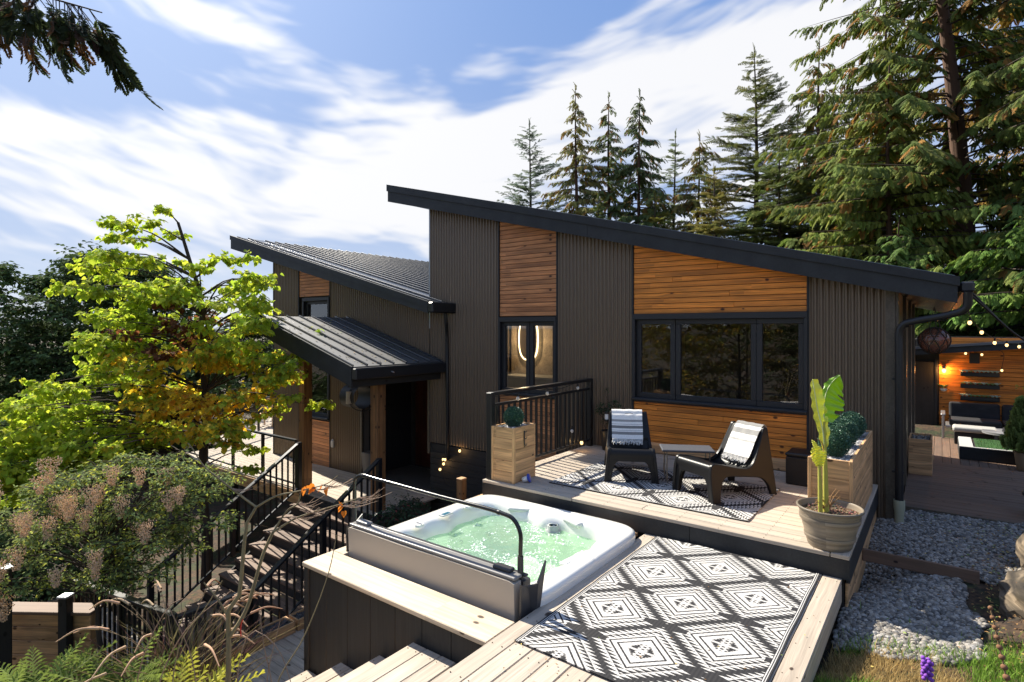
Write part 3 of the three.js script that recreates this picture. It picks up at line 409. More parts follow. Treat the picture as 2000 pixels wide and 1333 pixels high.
// ---------- hot tub ----------
{ const t = thing('hot_tub', 'white acrylic hot tub full of bubbling pale green water', 'hot tub', [-3.42, 0, -4.36]);
  const acrylic = PH({ color: lin(0.82, 0.80, 0.74), roughness: 0.22, clearcoat: 0.6, clearcoatRoughness: 0.1 });
  const A = 1.04, B = 0.99, sup = (th, n) => { const c = Math.cos(th), s = Math.sin(th); return Math.pow(Math.abs(c) ** n + Math.abs(s) ** n, -1 / n); };
  const seat = th => 0.5 + 0.5 * Math.cos(4 * th + 0.4);
  // rings: [inset from edge, y, exponent, seat modulation]
  const rings = [[0.02, -0.36, 9, 0], [0.0, -0.30, 9, 0], [0.0, -0.15, 9, 0], [0.006, -0.125, 9, 0], [0.03, -0.104, 9, 0], [0.07, -0.098, 8, 0], [0.13, -0.100, 7, 0.3], [0.17, -0.112, 6, 0.7], [0.20, -0.16, 5, 1], [0.225, -0.25, 5, 1], [0.245, -0.40, 5, 0.8], [0.28, -0.55, 5, 0.6], [0.34, -0.60, 4, 0.4], [0.56, -0.62, 4, 0.2], [0.62, -0.68, 4, 0], [0.66, -0.95, 4, 0], [0.99, -1.0, 4, 0]];
  const N = 144, pos = [], idx = [];
  rings.forEach(([ins, y, n, m]) => { for (let i = 0; i <= N; i++) { const th = i / N * 2 * Math.PI, r = sup(th, n), hump = m * (0.06 * seat(th) + 0.022 * Math.cos(12 * th)), k = Math.max(0.01, 1 - ins - hump * (ins < 0.5 ? 1 : 0.3));
    pos.push(Math.cos(th) * r * A * k, y + (m > 0.2 && y > -0.2 ? 0.012 * Math.cos(12 * th + 1) - 0.03 * m * seat(th) : 0), Math.sin(th) * r * B * k); } });
  for (let j = 0; j + 1 < rings.length; j++) for (let i = 0; i < N; i++) { const a = j * (N + 1) + i, b = a + N + 1; idx.push(a, b, a + 1, a + 1, b, b + 1); }
  const g = new THREE.BufferGeometry(); g.setAttribute('position', new THREE.Float32BufferAttribute(pos, 3)); g.setAttribute('uv', new THREE.Float32BufferAttribute(new Float32Array(pos.length / 3 * 2), 2)); g.setIndex(idx); g.computeVertexNormals(); part(t, 'shell', g, acrylic);
  // water: a rippled sheet
  const n2 = 110, wp = [], wi = []; for (let j = 0; j <= n2; j++) for (let i = 0; i <= n2; i++) { const th = i / n2 * 2 * Math.PI, k = j / n2, r = sup(th, 5) * k * 0.79, x = Math.cos(th) * r * A, z = Math.sin(th) * r * B; const tur = 0.4 + 1.2 * Math.exp(-((x - 0.25) ** 2 + (z + 0.1) ** 2) * 5); wp.push(x, -0.255 + 0.022 * tur * (fbm(x * 7 + 5, z * 7, 3) - 0.5) + 0.012 * (fbm(x * 24, z * 24, 2) - 0.5), z); }
  for (let j = 0; j < n2; j++) for (let i = 0; i < n2; i++) { const a = j * (n2 + 1) + i, b = a + n2 + 1; wi.push(a, a + 1, b, a + 1, b + 1, b); }
  const wg = new THREE.BufferGeometry(); wg.setAttribute('position', new THREE.Float32BufferAttribute(wp, 3)); wg.setAttribute('uv', new THREE.Float32BufferAttribute(new Float32Array(wp.length / 3 * 2), 2)); wg.setIndex(wi); wg.computeVertexNormals();
  part(t, 'water', wg, PH({ color: lin(0.68, 0.92, 0.72), transmission: 0.82, thickness: 0, roughness: 0.06, ior: 1.33 }));
  const r = rngOf(77), mats = [], M = new THREE.Matrix4(); // foam
  for (let i = 0; i < 2600; i++) { const jet = r() < 0.72; let x, z; if (jet) { const c = [[0.30, -0.38], [0.1, -0.05], [-0.25, 0.15], [0.45, 0.1], [0.0, -0.6], [0.35, 0.35]][Math.floor(r() * 6)]; const q = Math.sqrt(-2 * Math.log(r() + 1e-6)) * 0.10, a = r() * 6.283; x = c[0] + q * 1.4 * Math.cos(a); z = c[1] + q * Math.sin(a); } else { x = (r() - 0.5) * 1.5; z = (r() - 0.5) * 1.4; }
    if (Math.abs(x) > 0.78 || Math.abs(z) > 0.74 || fbm(x * 6, z * 6, 3) < 0.44) continue; const s = 0.002 + 0.006 * r() ** 3; M.makeScale(s * 1.5, s * 0.7, s * 1.5); M.setPosition(x, -0.252 + 0.03 * (fbm(x * 7 + 5, z * 7, 3) - 0.5), z); mats.push(M.clone()); }
  instanced(t, 'foam', new THREE.IcosahedronGeometry(1, 0), S({ color: lin(0.82, 0.88, 0.82), roughness: 0.3 }), mats);
  // filter in the far seat corner, control panel and diverters on the left rim
  const chrome = S({ color: lin(0.62, 0.63, 0.64), metalness: 0.9, roughness: 0.22 });
  const fl = part(t, 'skimmer', new THREE.LatheGeometry([[0.045, 0.02], [0.062, 0.02], [0.062, -0.03], [0.085, -0.035], [0.088, -0.07], [0.075, -0.075]].map(p => new THREE.Vector2(...p)), 28), S({ color: lin(0.35, 0.38, 0.36), roughness: 0.4 }), [0.13, -0.215, -0.70]);
  part(fl, 'basket', new THREE.CylinderGeometry(0.045, 0.045, 0.06, 20, 1, true), S({ color: lin(0.03, 0.04, 0.035), roughness: 0.5, side: THREE.DoubleSide }), [0, -0.02, 0]);
  const cp = part(t, 'control_panel', cbox(0.075, 0.012, 0.16, 0.004), S({ color: lin(0.45, 0.47, 0.48), roughness: 0.35 }), [-0.80, -0.088, -0.03]);
  part(cp, 'display', cbox(0.045, 0.004, 0.1, 0.001), S({ color: lin(0.05, 0.16, 0.22), roughness: 0.15 }), [0, 0.007, 0]);
  for (const z of [0.38, -0.37]) { const k = part(t, 'valve_knob', new THREE.CylinderGeometry(0.045, 0.052, 0.02, 24), acrylic, [-0.78, -0.086, z]); part(k, 'grip', cbox(0.075, 0.016, 0.016, 0.005), chrome, [0, 0.014, 0]); }
  for (let i = 0; i < 14; i++) { const th = 0.3 + i * 0.45, rr = sup(th, 5) * 0.735; part(t, 'jet', new THREE.TorusGeometry(0.022, 0.007, 8, 16), chrome, [Math.cos(th) * rr * A, -0.45, Math.sin(th) * rr * B], [0, -th + Math.PI / 2, 0]); }
  for (const th of [-1.2, -2.0, 0.1]) part(t, 'headrest', new RoundedBoxGeometry(0.26, 0.05, 0.09, 3, 0.022), S({ color: lin(0.55, 0.56, 0.55), roughness: 0.6 }), [Math.cos(th) * sup(th, 5) * A * 0.80, -0.15, Math.sin(th) * sup(th, 5) * B * 0.80], [0, -th + Math.PI / 2, 0]);
}
{ // folded cover standing on the near edge, with its lifter
  const c = thing('tub_cover', 'folded taupe vinyl hot tub cover standing upright behind the wood ledge', 'tub cover');
  const vinyl = S({ color: lin(0.44, 0.385, 0.32), roughness: 0.5 }), dark = S({ color: lin(0.045, 0.044, 0.046), roughness: 0.35 }), grey = S({ color: lin(0.22, 0.21, 0.20), roughness: 0.35 });
  const panel = (x0, x1, y0, y1, z0, z1, seed) => { const g = new THREE.BoxGeometry(x1 - x0, y1 - y0, z1 - z0, 40, 14, 4), P = g.attributes.position; g.translate((x0 + x1) / 2, (y0 + y1) / 2, (z0 + z1) / 2); for (let k = 0; k < P.count; k++) { const x = P.getX(k), y = P.getY(k), z = P.getZ(k); P.setZ(k, z + 0.010 * (fbm(x * 3 + seed, y * 3, 3) - 0.5) + 0.03 * (y - y0)); const e = Math.min(x - x0, x1 - x, 0.03) / 0.03; P.setY(k, y - (y > y1 - 0.02 ? 0.012 * (1 - e) : 0) + (y > y1 - 0.02 ? 0.010 * (vnoise(x * 2.2 + seed, 3) - 0.5) : 0)); } g.computeVertexNormals(); return g; };
  part(c, 'panel', panel(-4.46, -2.50, -0.62, 0.028, -3.425, -3.335, 1), vinyl); part(c, 'panel', panel(-4.44, -2.49, -0.62, 0.012, -3.53, -3.44, 6), dark);
  part(c, 'hinge_strip', new RoundedBoxGeometry(1.96, 0.026, 0.10, 2, 0.012), grey, [-3.48, 0.045, -3.375]); part(c, 'hinge_strip', new RoundedBoxGeometry(1.98, 0.02, 0.045, 2, 0.009), dark, [-3.47, 0.040, -3.455]);
  const flap = (x, s, tip) => { const pts = [[-3.33, -0.6], [-3.33, 0.02], [-3.42, -0.02], [-3.47, 0.0], [-3.56, tip], [-3.535, -0.12], [-3.50, -0.6]]; const g = extr(pts.map(([z, y]) => [-z, y]), 0.012, 0.003); g.rotateY(Math.PI / 2); const P = g.attributes.position; for (let k = 0; k < P.count; k++) { const y = P.getY(k), z = P.getZ(k); P.setX(k, P.getX(k) + s * (0.02 + 0.05 * clamp((y + 0.6) / 0.7) * (z < -3.45 ? 1.6 : 0.4))); } g.translate(x, 0, 0); g.computeVertexNormals(); return g; };
  part(c, 'end_flap', flap(-2.49, 1, 0.14), dark); part(c, 'end_flap', flap(-4.475, -1, 0.06), dark);
  for (const x of [-4.33, -2.66]) { part(c, 'handle', new RoundedBoxGeometry(0.17, 0.03, 0.075, 2, 0.013), x < -4 ? grey : dark, [x, 0.072, -3.40]); }
  const l = thing('cover_lifter', 'black tubular cover lifter arch above the folded tub cover', 'cover lifter');
  part(l, 'bar', tubeGeo([[-4.53, -0.05, -3.44], [-4.53, 0.36, -3.44], [-4.515, 0.44, -3.44], [-4.44, 0.49, -3.44], [-4.2, 0.492, -3.44], [-3.4, 0.478, -3.44], [-2.72, 0.468, -3.44], [-2.60, 0.445, -3.44], [-2.535, 0.36, -3.44], [-2.53, 0.2, -3.44], [-2.53, -0.05, -3.44]], 0.0165, 160, 12), S({ color: lin(0.02, 0.02, 0.021), roughness: 0.22 }));
  for (const x of [-4.53, -2.53]) part(l, 'sleeve', new THREE.CylinderGeometry(0.024, 0.024, 0.24, 16), dark, [x, 0.06, -3.44]); for (const x of [-4.40, -2.74]) part(l, 'collar', new THREE.CylinderGeometry(0.019, 0.019, 0.02, 14), blackM, [x, x < -4 ? 0.4925 : 0.4685, -3.44], [0, 0, Math.PI / 2]);
}

// ---------- lounge chairs and throws ----------
const plastic = PH({ color: lin(0.011, 0.011, 0.012), roughness: 0.38, specularIntensity: 0.45 });
const SEAT = new THREE.CatmullRomCurve3([V(0, 0.29, 0.462), V(0, 0.345, 0.468), V(0, 0.392, 0.448), V(0, 0.402, 0.40), V(0, 0.375, 0.22), V(0, 0.318, 0.02), V(0, 0.30, -0.10), V(0, 0.345, -0.185), V(0, 0.46, -0.245), V(0, 0.60, -0.315), V(0, 0.715, -0.375), V(0, 0.745, -0.395), V(0, 0.725, -0.418), V(0, 0.60, -0.425)], false, 'catmullrom', 0.5);
const wideAt = y => 0.315 * (1 - 0.27 * clamp(y / 0.75)) ;
{ function chairParts(o) {
    const nu = 64, nv = 16, pos = [], idx = [], q = (nv + 1);
    for (const s of [0, 1]) for (let i = 0; i <= nu; i++) { const t = i / nu, p = SEAT.getPointAt(t), d = SEAT.getTangentAt(t), ny = -d.z, nz = d.y; // normal of the profile
      for (let j = 0; j <= nv; j++) { const a = j / nv * 2 - 1, dip = (1 - a * a), ins = sstep(0.1, 0.2, t) * (1 - sstep(0.80, 0.95, t)); const off = (s ? -0.02 : 0) - 0.030 * dip * ins; pos.push(a * (wideAt(p.y) - 0.004), p.y + Math.abs(ny) * off * (t < 0.55 ? 1 : 0.35), p.z - (t >= 0.5 && t < 0.9 ? -off * -1 : 0) * (t < 0.62 ? 0.4 : 1) + (s && t < 0.12 ? -0.02 : 0) + (s && t > 0.88 ? 0.015 : 0)); } }
    for (const s of [0, 1]) for (let i = 0; i < nu; i++) for (let j = 0; j < nv; j++) { const a = s * (nu + 1) * q + i * q + j, b = a + q; s ? idx.push(a, a + 1, b, a + 1, b + 1, b) : idx.push(a, b, a + 1, a + 1, b, b + 1); }
    const g = new THREE.BufferGeometry(); g.setAttribute('position', new THREE.Float32BufferAttribute(pos, 3)); g.setIndex(idx); g.computeVertexNormals(); g.setAttribute('uv', new THREE.Float32BufferAttribute(new Float32Array(pos.length / 3 * 2), 2)); part(o, 'seat', g, plastic);
    // side: front leg, arch, rear leg up to the top of the back
    const sh = new THREE.Shape(); sh.moveTo(0.375, 0); sh.lineTo(0.465, 0); sh.bezierCurveTo(0.475, 0.2, 0.478, 0.3, 0.455, 0.375); sh.bezierCurveTo(0.45, 0.40, 0.42, 0.412, 0.39, 0.405); sh.bezierCurveTo(0.25, 0.385, 0.10, 0.33, -0.02, 0.315); sh.bezierCurveTo(-0.14, 0.30, -0.19, 0.38, -0.24, 0.47); sh.lineTo(-0.365, 0.725); sh.bezierCurveTo(-0.38, 0.755, -0.42, 0.75, -0.422, 0.715); sh.lineTo(-0.475, 0); sh.lineTo(-0.405, 0); sh.bezierCurveTo(-0.38, 0.14, -0.30, 0.215, -0.16, 0.225); sh.lineTo(0.20, 0.27); sh.bezierCurveTo(0.31, 0.28, 0.36, 0.2, 0.375, 0);
    const sg = new THREE.ExtrudeGeometry(sh, { depth: 0.022, bevelEnabled: true, bevelSize: 0.009, bevelThickness: 0.009, bevelSegments: 3, curveSegments: 14 });
    for (const s of [-1, 1]) { const k = sg.clone(); k.rotateY(-Math.PI / 2); const P = k.attributes.position; for (let n = 0; n < P.count; n++) { const y = P.getY(n), x = P.getX(n) + 0.011; P.setX(n, s * (wideAt(y) - 0.004) + x); } k.computeVertexNormals(); part(o, 'side_frame', k, plastic); }
    // front: two leg flanges and the apron with its arch
    const f = new THREE.Shape(); f.moveTo(-0.325, 0); f.lineTo(-0.245, 0); f.bezierCurveTo(-0.235, 0.15, -0.215, 0.25, -0.15, 0.262); f.lineTo(0.15, 0.262); f.bezierCurveTo(0.215, 0.25, 0.235, 0.15, 0.245, 0); f.lineTo(0.325, 0); f.lineTo(0.275, 0.35); f.lineTo(-0.275, 0.35); f.closePath();
    const fg = new THREE.ExtrudeGeometry(f, { depth: 0.016, bevelEnabled: true, bevelSize: 0.006, bevelThickness: 0.006, bevelSegments: 2, curveSegments: 12 }); fg.translate(0, 0, 0.442); part(o, 'front_apron', fg, plastic); }
  const dirs = [[-3.02, -6.40, 0.47, 0.88, 'black plastic lounge chair beside railing with striped throw over its back'], [-2.217, -6.304, -0.47, 0.88, 'black plastic lounge chair seen from the side near the black cube']];
  const towelMap = tex(256, 512, (u, v) => { const y = v * 100; let k = 0.93; const bands = [[8, 13, 0.55], [15, 16, 0.75], [19, 24, 0.5], [26, 27, 0.7], [31, 35, 0.62], [66, 71, 0.55], [74, 79, 0.6], [84, 86, 0.7]]; for (const [a, b, c] of bands) if (y > a && y < b) k = c; const n = 0.94 + 0.12 * vnoise(u * 120, v * 200); k *= n; return [k, k * 0.985, k * 0.955]; });
  const towelM = S({ map: towelMap, roughness: 0.95, side: THREE.DoubleSide });
  dirs.forEach(([fx, fz, dx, dz, label], i) => {
    const turn = Math.atan2(dx, dz), px = fx - dx * 0.45, pz = fz - dz * 0.45;
    chairParts(thing('lounge_chair', label, 'chair', [px, 0.012, pz], turn, 'black lounge chairs'));
    const tw = thing('throw_blanket', i ? 'white fringed throw with faint grey stripes on the chair near the black cube' : 'white fringed throw with bold grey stripes on the chair beside railing', 'blanket', [px, 0.012, pz], turn, 'throws on the chairs');
    // path over the back: up the front, over the top, down behind
    const path = new THREE.CatmullRomCurve3([V(0, 0.415, -0.165), V(0, 0.48, -0.205), V(0, 0.60, -0.268), V(0, 0.71, -0.335), V(0, 0.768, -0.378), V(0, 0.768, -0.42), V(0, 0.70, -0.45), V(0, 0.55, -0.462), V(0, 0.45, -0.475)]);
    const nu = 48, nv = 24, wd = i ? 0.185 : 0.20, pos = [], uv = [], idx = [];
    for (let s = 0; s <= nu; s++) { const t = s / nu, p = path.getPointAt(t); for (let j = 0; j <= nv; j++) { const a = j / nv * 2 - 1, w = wd * (1 + 0.06 * (0.5 - Math.abs(t - 0.5))), wr = 0.006 * (fbm(a * 4 + i * 7, t * 3, 2) - 0.3) + 0.002 * Math.sin(a * 9 + i); pos.push(a * w + (i ? 0.03 : -0.02) + 0.008 * (vnoise(t * 5, a + i) - 0.5), p.y + (t > 0.4 && t < 0.62 ? wr * 0.8 : 0) - (t < 0.4 ? 0.018 * (1 - a * a) * 0.2 : 0), p.z + (t < 0.45 ? wr + 0.006 : -wr - 0.004)); uv.push(j / nv, i ? 1 - t * 0.6 : t); } }
    for (let s = 0; s < nu; s++) for (let j = 0; j < nv; j++) { const a = s * (nv + 1) + j, b = a + nv + 1; idx.push(a, a + 1, b, a + 1, b + 1, b); }
    const g = new THREE.BufferGeometry(); g.setAttribute('position', new THREE.Float32BufferAttribute(pos, 3)); g.setAttribute('uv', new THREE.Float32BufferAttribute(uv, 2)); g.setIndex(idx); g.computeVertexNormals(); part(tw, 'cloth', g, towelM);
    const r = rngOf(300 + i), F = []; for (let k = 0; k < 24; k++) { const a = (k + 0.5) / 24 * 2 - 1, x = a * wd + (i ? 0.03 : -0.02), sw = (r() - 0.5) * 0.03; F.push(taper([[x, 0.42, -0.158], [x + sw * 0.4, 0.385, -0.138], [x + sw, 0.345 + r() * 0.02, -0.105 - r() * 0.02]], 0.0042, 0.0058, 4, 4)); F.push(taper([[x + 0.006, 0.42, -0.158], [x - sw * 0.6, 0.39, -0.140], [x - sw, 0.36 + r() * 0.02, -0.115]], 0.0035, 0.0045, 4, 4)); }
    part(tw, 'fringe', merge(F), towelM); });
}
{ // side table
  const t = thing('side_table', 'low wire side table with dark woven top between the two chairs', 'table', [-2.50, 0.012, -6.86], 0.49);
  const weave = tex(128, 128, (u, v, i, j) => { const k = 0.55 + 0.45 * (((i >> 3) + (j >> 3)) & 1 ? Math.abs(Math.sin(i * 0.39)) : Math.abs(Math.sin(j * 0.39))); return [k, k, k * 1.05]; }); weave.repeat.set(5, 5);
  part(t, 'top', new RoundedBoxGeometry(0.62, 0.028, 0.36, 3, 0.013), S({ color: lin(0.075, 0.078, 0.088), map: weave, roughness: 0.7 }), [0, 0.405, 0]);
  const wire = S({ color: lin(0.20, 0.18, 0.15), metalness: 0.7, roughness: 0.4 });
  for (const s of [-1, 1]) part(t, 'leg_frame', tubeGeo([[s * 0.25, 0.39, -0.14], [s * 0.25, 0.06, -0.15], [s * 0.24, 0.008, -0.13], [s * 0.24, 0.008, 0.13], [s * 0.25, 0.06, 0.15], [s * 0.25, 0.39, 0.14]], 0.008, 50, 8), wire);
  for (const z of [-0.145, 0.145]) part(t, 'stretcher', tubeGeo([[-0.25, 0.30, z], [0.25, 0.30, z]], 0.005, 4, 6), wire); }
{ const c = thing('storage_cube', 'plain black cube seat by the wall beside the long planter', 'cube stool', [-1.33, 0, -7.70]); part(c, 'body', cbox(0.36, 0.34, 0.36, 0.012), S({ color: lin(0.012, 0.012, 0.013), map: speckle, roughness: 0.6 }), [0, 0.172, 0]); part(c, 'lid', cbox(0.37, 0.04, 0.37, 0.012), S({ color: lin(0.014, 0.014, 0.015), map: speckle, roughness: 0.5 }), [0, 0.366, 0]); }

// ---------- planters ----------
const pebbleG = (() => { const g = new THREE.IcosahedronGeometry(1, 1), P = g.attributes.position; for (let k = 0; k < P.count; k++) { const x = P.getX(k), y = P.getY(k), z = P.getZ(k), n = 1 + 0.22 * (vnoise(x * 2 + 9, y * 2 + z * 1.3) - 0.5); P.setXYZ(k, x * n, y * 0.62 * n, z * 0.85 * n); } g.computeVertexNormals(); return g; })();
const pebbleM = S({ color: 0xffffff, map: speckle, roughness: 0.62 });
function pebbles(parent, name, n, seed, at, s0, s1, colFn) { const r = rngOf(seed), mats = [], cols = [], e = new THREE.Euler(), q = new THREE.Quaternion(); for (let i = 0; i < n; i++) { const p = at(r); if (!p) continue; const s = lerp(s0, s1, r() ** 1.7); e.set((r() - 0.5) * 0.9, r() * 6.28, (r() - 0.5) * 0.9); mats.push(new THREE.Matrix4().compose(V(...p), q.setFromEuler(e).clone(), V(s, s, s * (0.8 + 0.4 * r())))); cols.push(colFn(r)); } return instanced(parent, name, pebbleG, pebbleM, mats, cols); }
const greyStone = r => { const k = 0.10 + 0.42 * r() ** 1.1, w = 0.06 + r() * 0.16; return lin(k * (1 + w), k * (1 + w * 0.3), k * (1 - w * 0.6)); };
const paleStone = r => { const k = 0.28 + 0.40 * r(), w = r() * 0.1; return lin(k * (1 + w), k, k * (1 - w)); };
function planterBox(name, label, x0, x1, z0, z1, y, h, rows, seed, cap = 0.03, fill = paleStone, n = 500, ps = [0.012, 0.026]) {
  const o = thing(name, label, 'planter', [(x0 + x1) / 2, y, (z0 + z1) / 2]), w = x1 - x0, d = z1 - z0, r = rngOf(seed), bh = h / rows, th = 0.024, pick = () => cedarM[Math.floor(r() * cedarM.length)];
  for (let k = 0; k < rows; k++) { const yc = (k + 0.5) * bh; for (const s of [-1, 1]) { part(o, 'board', cbox(+(w - 0.003).toFixed(3), +(bh - 0.003).toFixed(4), th, 0.003, Math.floor(r() * 7)), pick(), [0, yc, s * (d / 2 - th / 2)]); part(o, 'board', cbox(th, +(bh - 0.003).toFixed(4), +(d - 2 * th - 0.002).toFixed(3), 0.003, Math.floor(r() * 7)), pick(), [s * (w / 2 - th / 2 - 0.001), yc, 0]); } }
  if (cap) { for (const s of [-1, 1]) { part(o, 'corner_board', cbox(0.03, +(h - 0.002).toFixed(3), 0.045, 0.003, 1), cedarM[4], [s * (w / 2 - 0.008), h / 2, d / 2 - 0.015]); } }
  part(o, 'liner', cbox(+(w - 2 * th - 0.004).toFixed(3), 0.02, +(d - 2 * th - 0.004).toFixed(3), 0.002), stainM, [0, h - 0.06, 0]);
  pebbles(o, 'pebbles', n, seed + 5, r => [(r() - 0.5) * (w - 2 * th - 0.02), h - 0.045 + r() * 0.022, (r() - 0.5) * (d - 2 * th - 0.02)], ps[0], ps[1], fill); return o; }
const tallP = planterBox('planter_box', 'tall square cedar planter on the deck corner by the railing', -4.49, -4.15, -5.97, -5.50, 0, 0.68, 5, 210);
part(tallP, 'trellis_hook', merge([taper([[0.178, 0.62, 0.02], [0.18, 0.55, 0.025], [0.178, 0.46, 0.02], [0.18, 0.42, 0.015]], 0.010, 0.007, 8, 6), ...[0.615, 0.535, 0.45].map(y => taper([[0.182, y, 0.02], [0.196, y - 0.012, 0.008], [0.198, y + 0.012, -0.006]], 0.007, 0.003, 5, 5))]), blackM);
planterBox('planter_box', 'long cedar planter with three clipped balls on the near deck edge', -0.985, -0.635, -7.85, -5.90, 0, 0.70, 4, 220, 0.03, paleStone, 1500, [0.014, 0.032]);
planterBox('planter_box', 'long low trough of dark pebbles on the garden deck', -7.86, -7.60, -4.72, -3.25, -2.6, 0.17, 1, 230, 0, r => { const k = 0.03 + 0.12 * r(); return lin(k, k * 1.02, k * 1.06); }, 1800, [0.012, 0.026]);
planterBox('planter_box', 'low trough of dark pebbles beside the black tub enclosure', -7.86, -7.60, -5.6, -4.76, -2.6, 0.17, 1, 240, 0, r => { const k = 0.03 + 0.12 * r(); return lin(k, k * 1.02, k * 1.06); }, 700, [0.012, 0.026]);
// clipped balls
{ const lg = new THREE.BufferGeometry(); lg.setAttribute('position', new THREE.Float32BufferAttribute([0, 0, 0, 0.5, 0.25, 0.55, 0, 0.12, 1.1, -0.5, 0.25, 0.55], 3)); lg.setAttribute('uv', new THREE.Float32BufferAttribute([0.5, 0, 1, 0.5, 0.5, 1, 0, 0.5], 2)); lg.setIndex([0, 1, 2, 0, 2, 3]); lg.computeVertexNormals();
  const lm = PH({ color: 0xffffff, roughness: 0.42, side: THREE.DoubleSide });
  const ball = (x, y, z, R, label, seed) => { const o = thing('boxwood_ball', label, 'topiary ball', [x, y, z], 0, 'clipped balls'); part(o, 'core', new THREE.IcosahedronGeometry(R * 0.80, 3), S({ color: lin(0.055, 0.12, 0.07), roughness: 0.9 })); const r = rngOf(seed), mats = [], cols = [], q = new THREE.Quaternion();
    for (let i = 0; i < 4200; i++) { const u = r() * 2 - 1, a = r() * 6.283, s = Math.sqrt(1 - u * u), n = V(s * Math.cos(a), u, s * Math.sin(a)), rr = R * (0.78 + 0.22 * r()); q.setFromUnitVectors(V(0, 0, 1), n.clone().add(V(r() - 0.5, r() - 0.5, r() - 0.5).multiplyScalar(1.5)).normalize()); q.multiply(new THREE.Quaternion().setFromAxisAngle(V(0, 0, 1), r() * 6.28)); const k = 0.010 + 0.005 * r(); mats.push(new THREE.Matrix4().compose(n.multiplyScalar(rr), q.clone(), V(k, k, k))); const c = 0.7 + 0.7 * r(); cols.push(lin(0.055 * c, 0.125 * c, 0.075 * c)); }
    instanced(o, 'leaves', lg, lm, mats, cols); };
  ball(-4.32, 0.78, -5.73, 0.128, 'clipped boxwood ball on the tall square planter', 401); ball(-0.81, 0.81, -6.17, 0.135, 'clipped boxwood ball nearest the banana plant in long planter', 402); ball(-0.81, 0.82, -6.74, 0.145, 'middle clipped boxwood ball of the long planter', 403); ball(-0.80, 0.82, -7.35, 0.145, 'farthest clipped boxwood ball of the long planter', 404); }
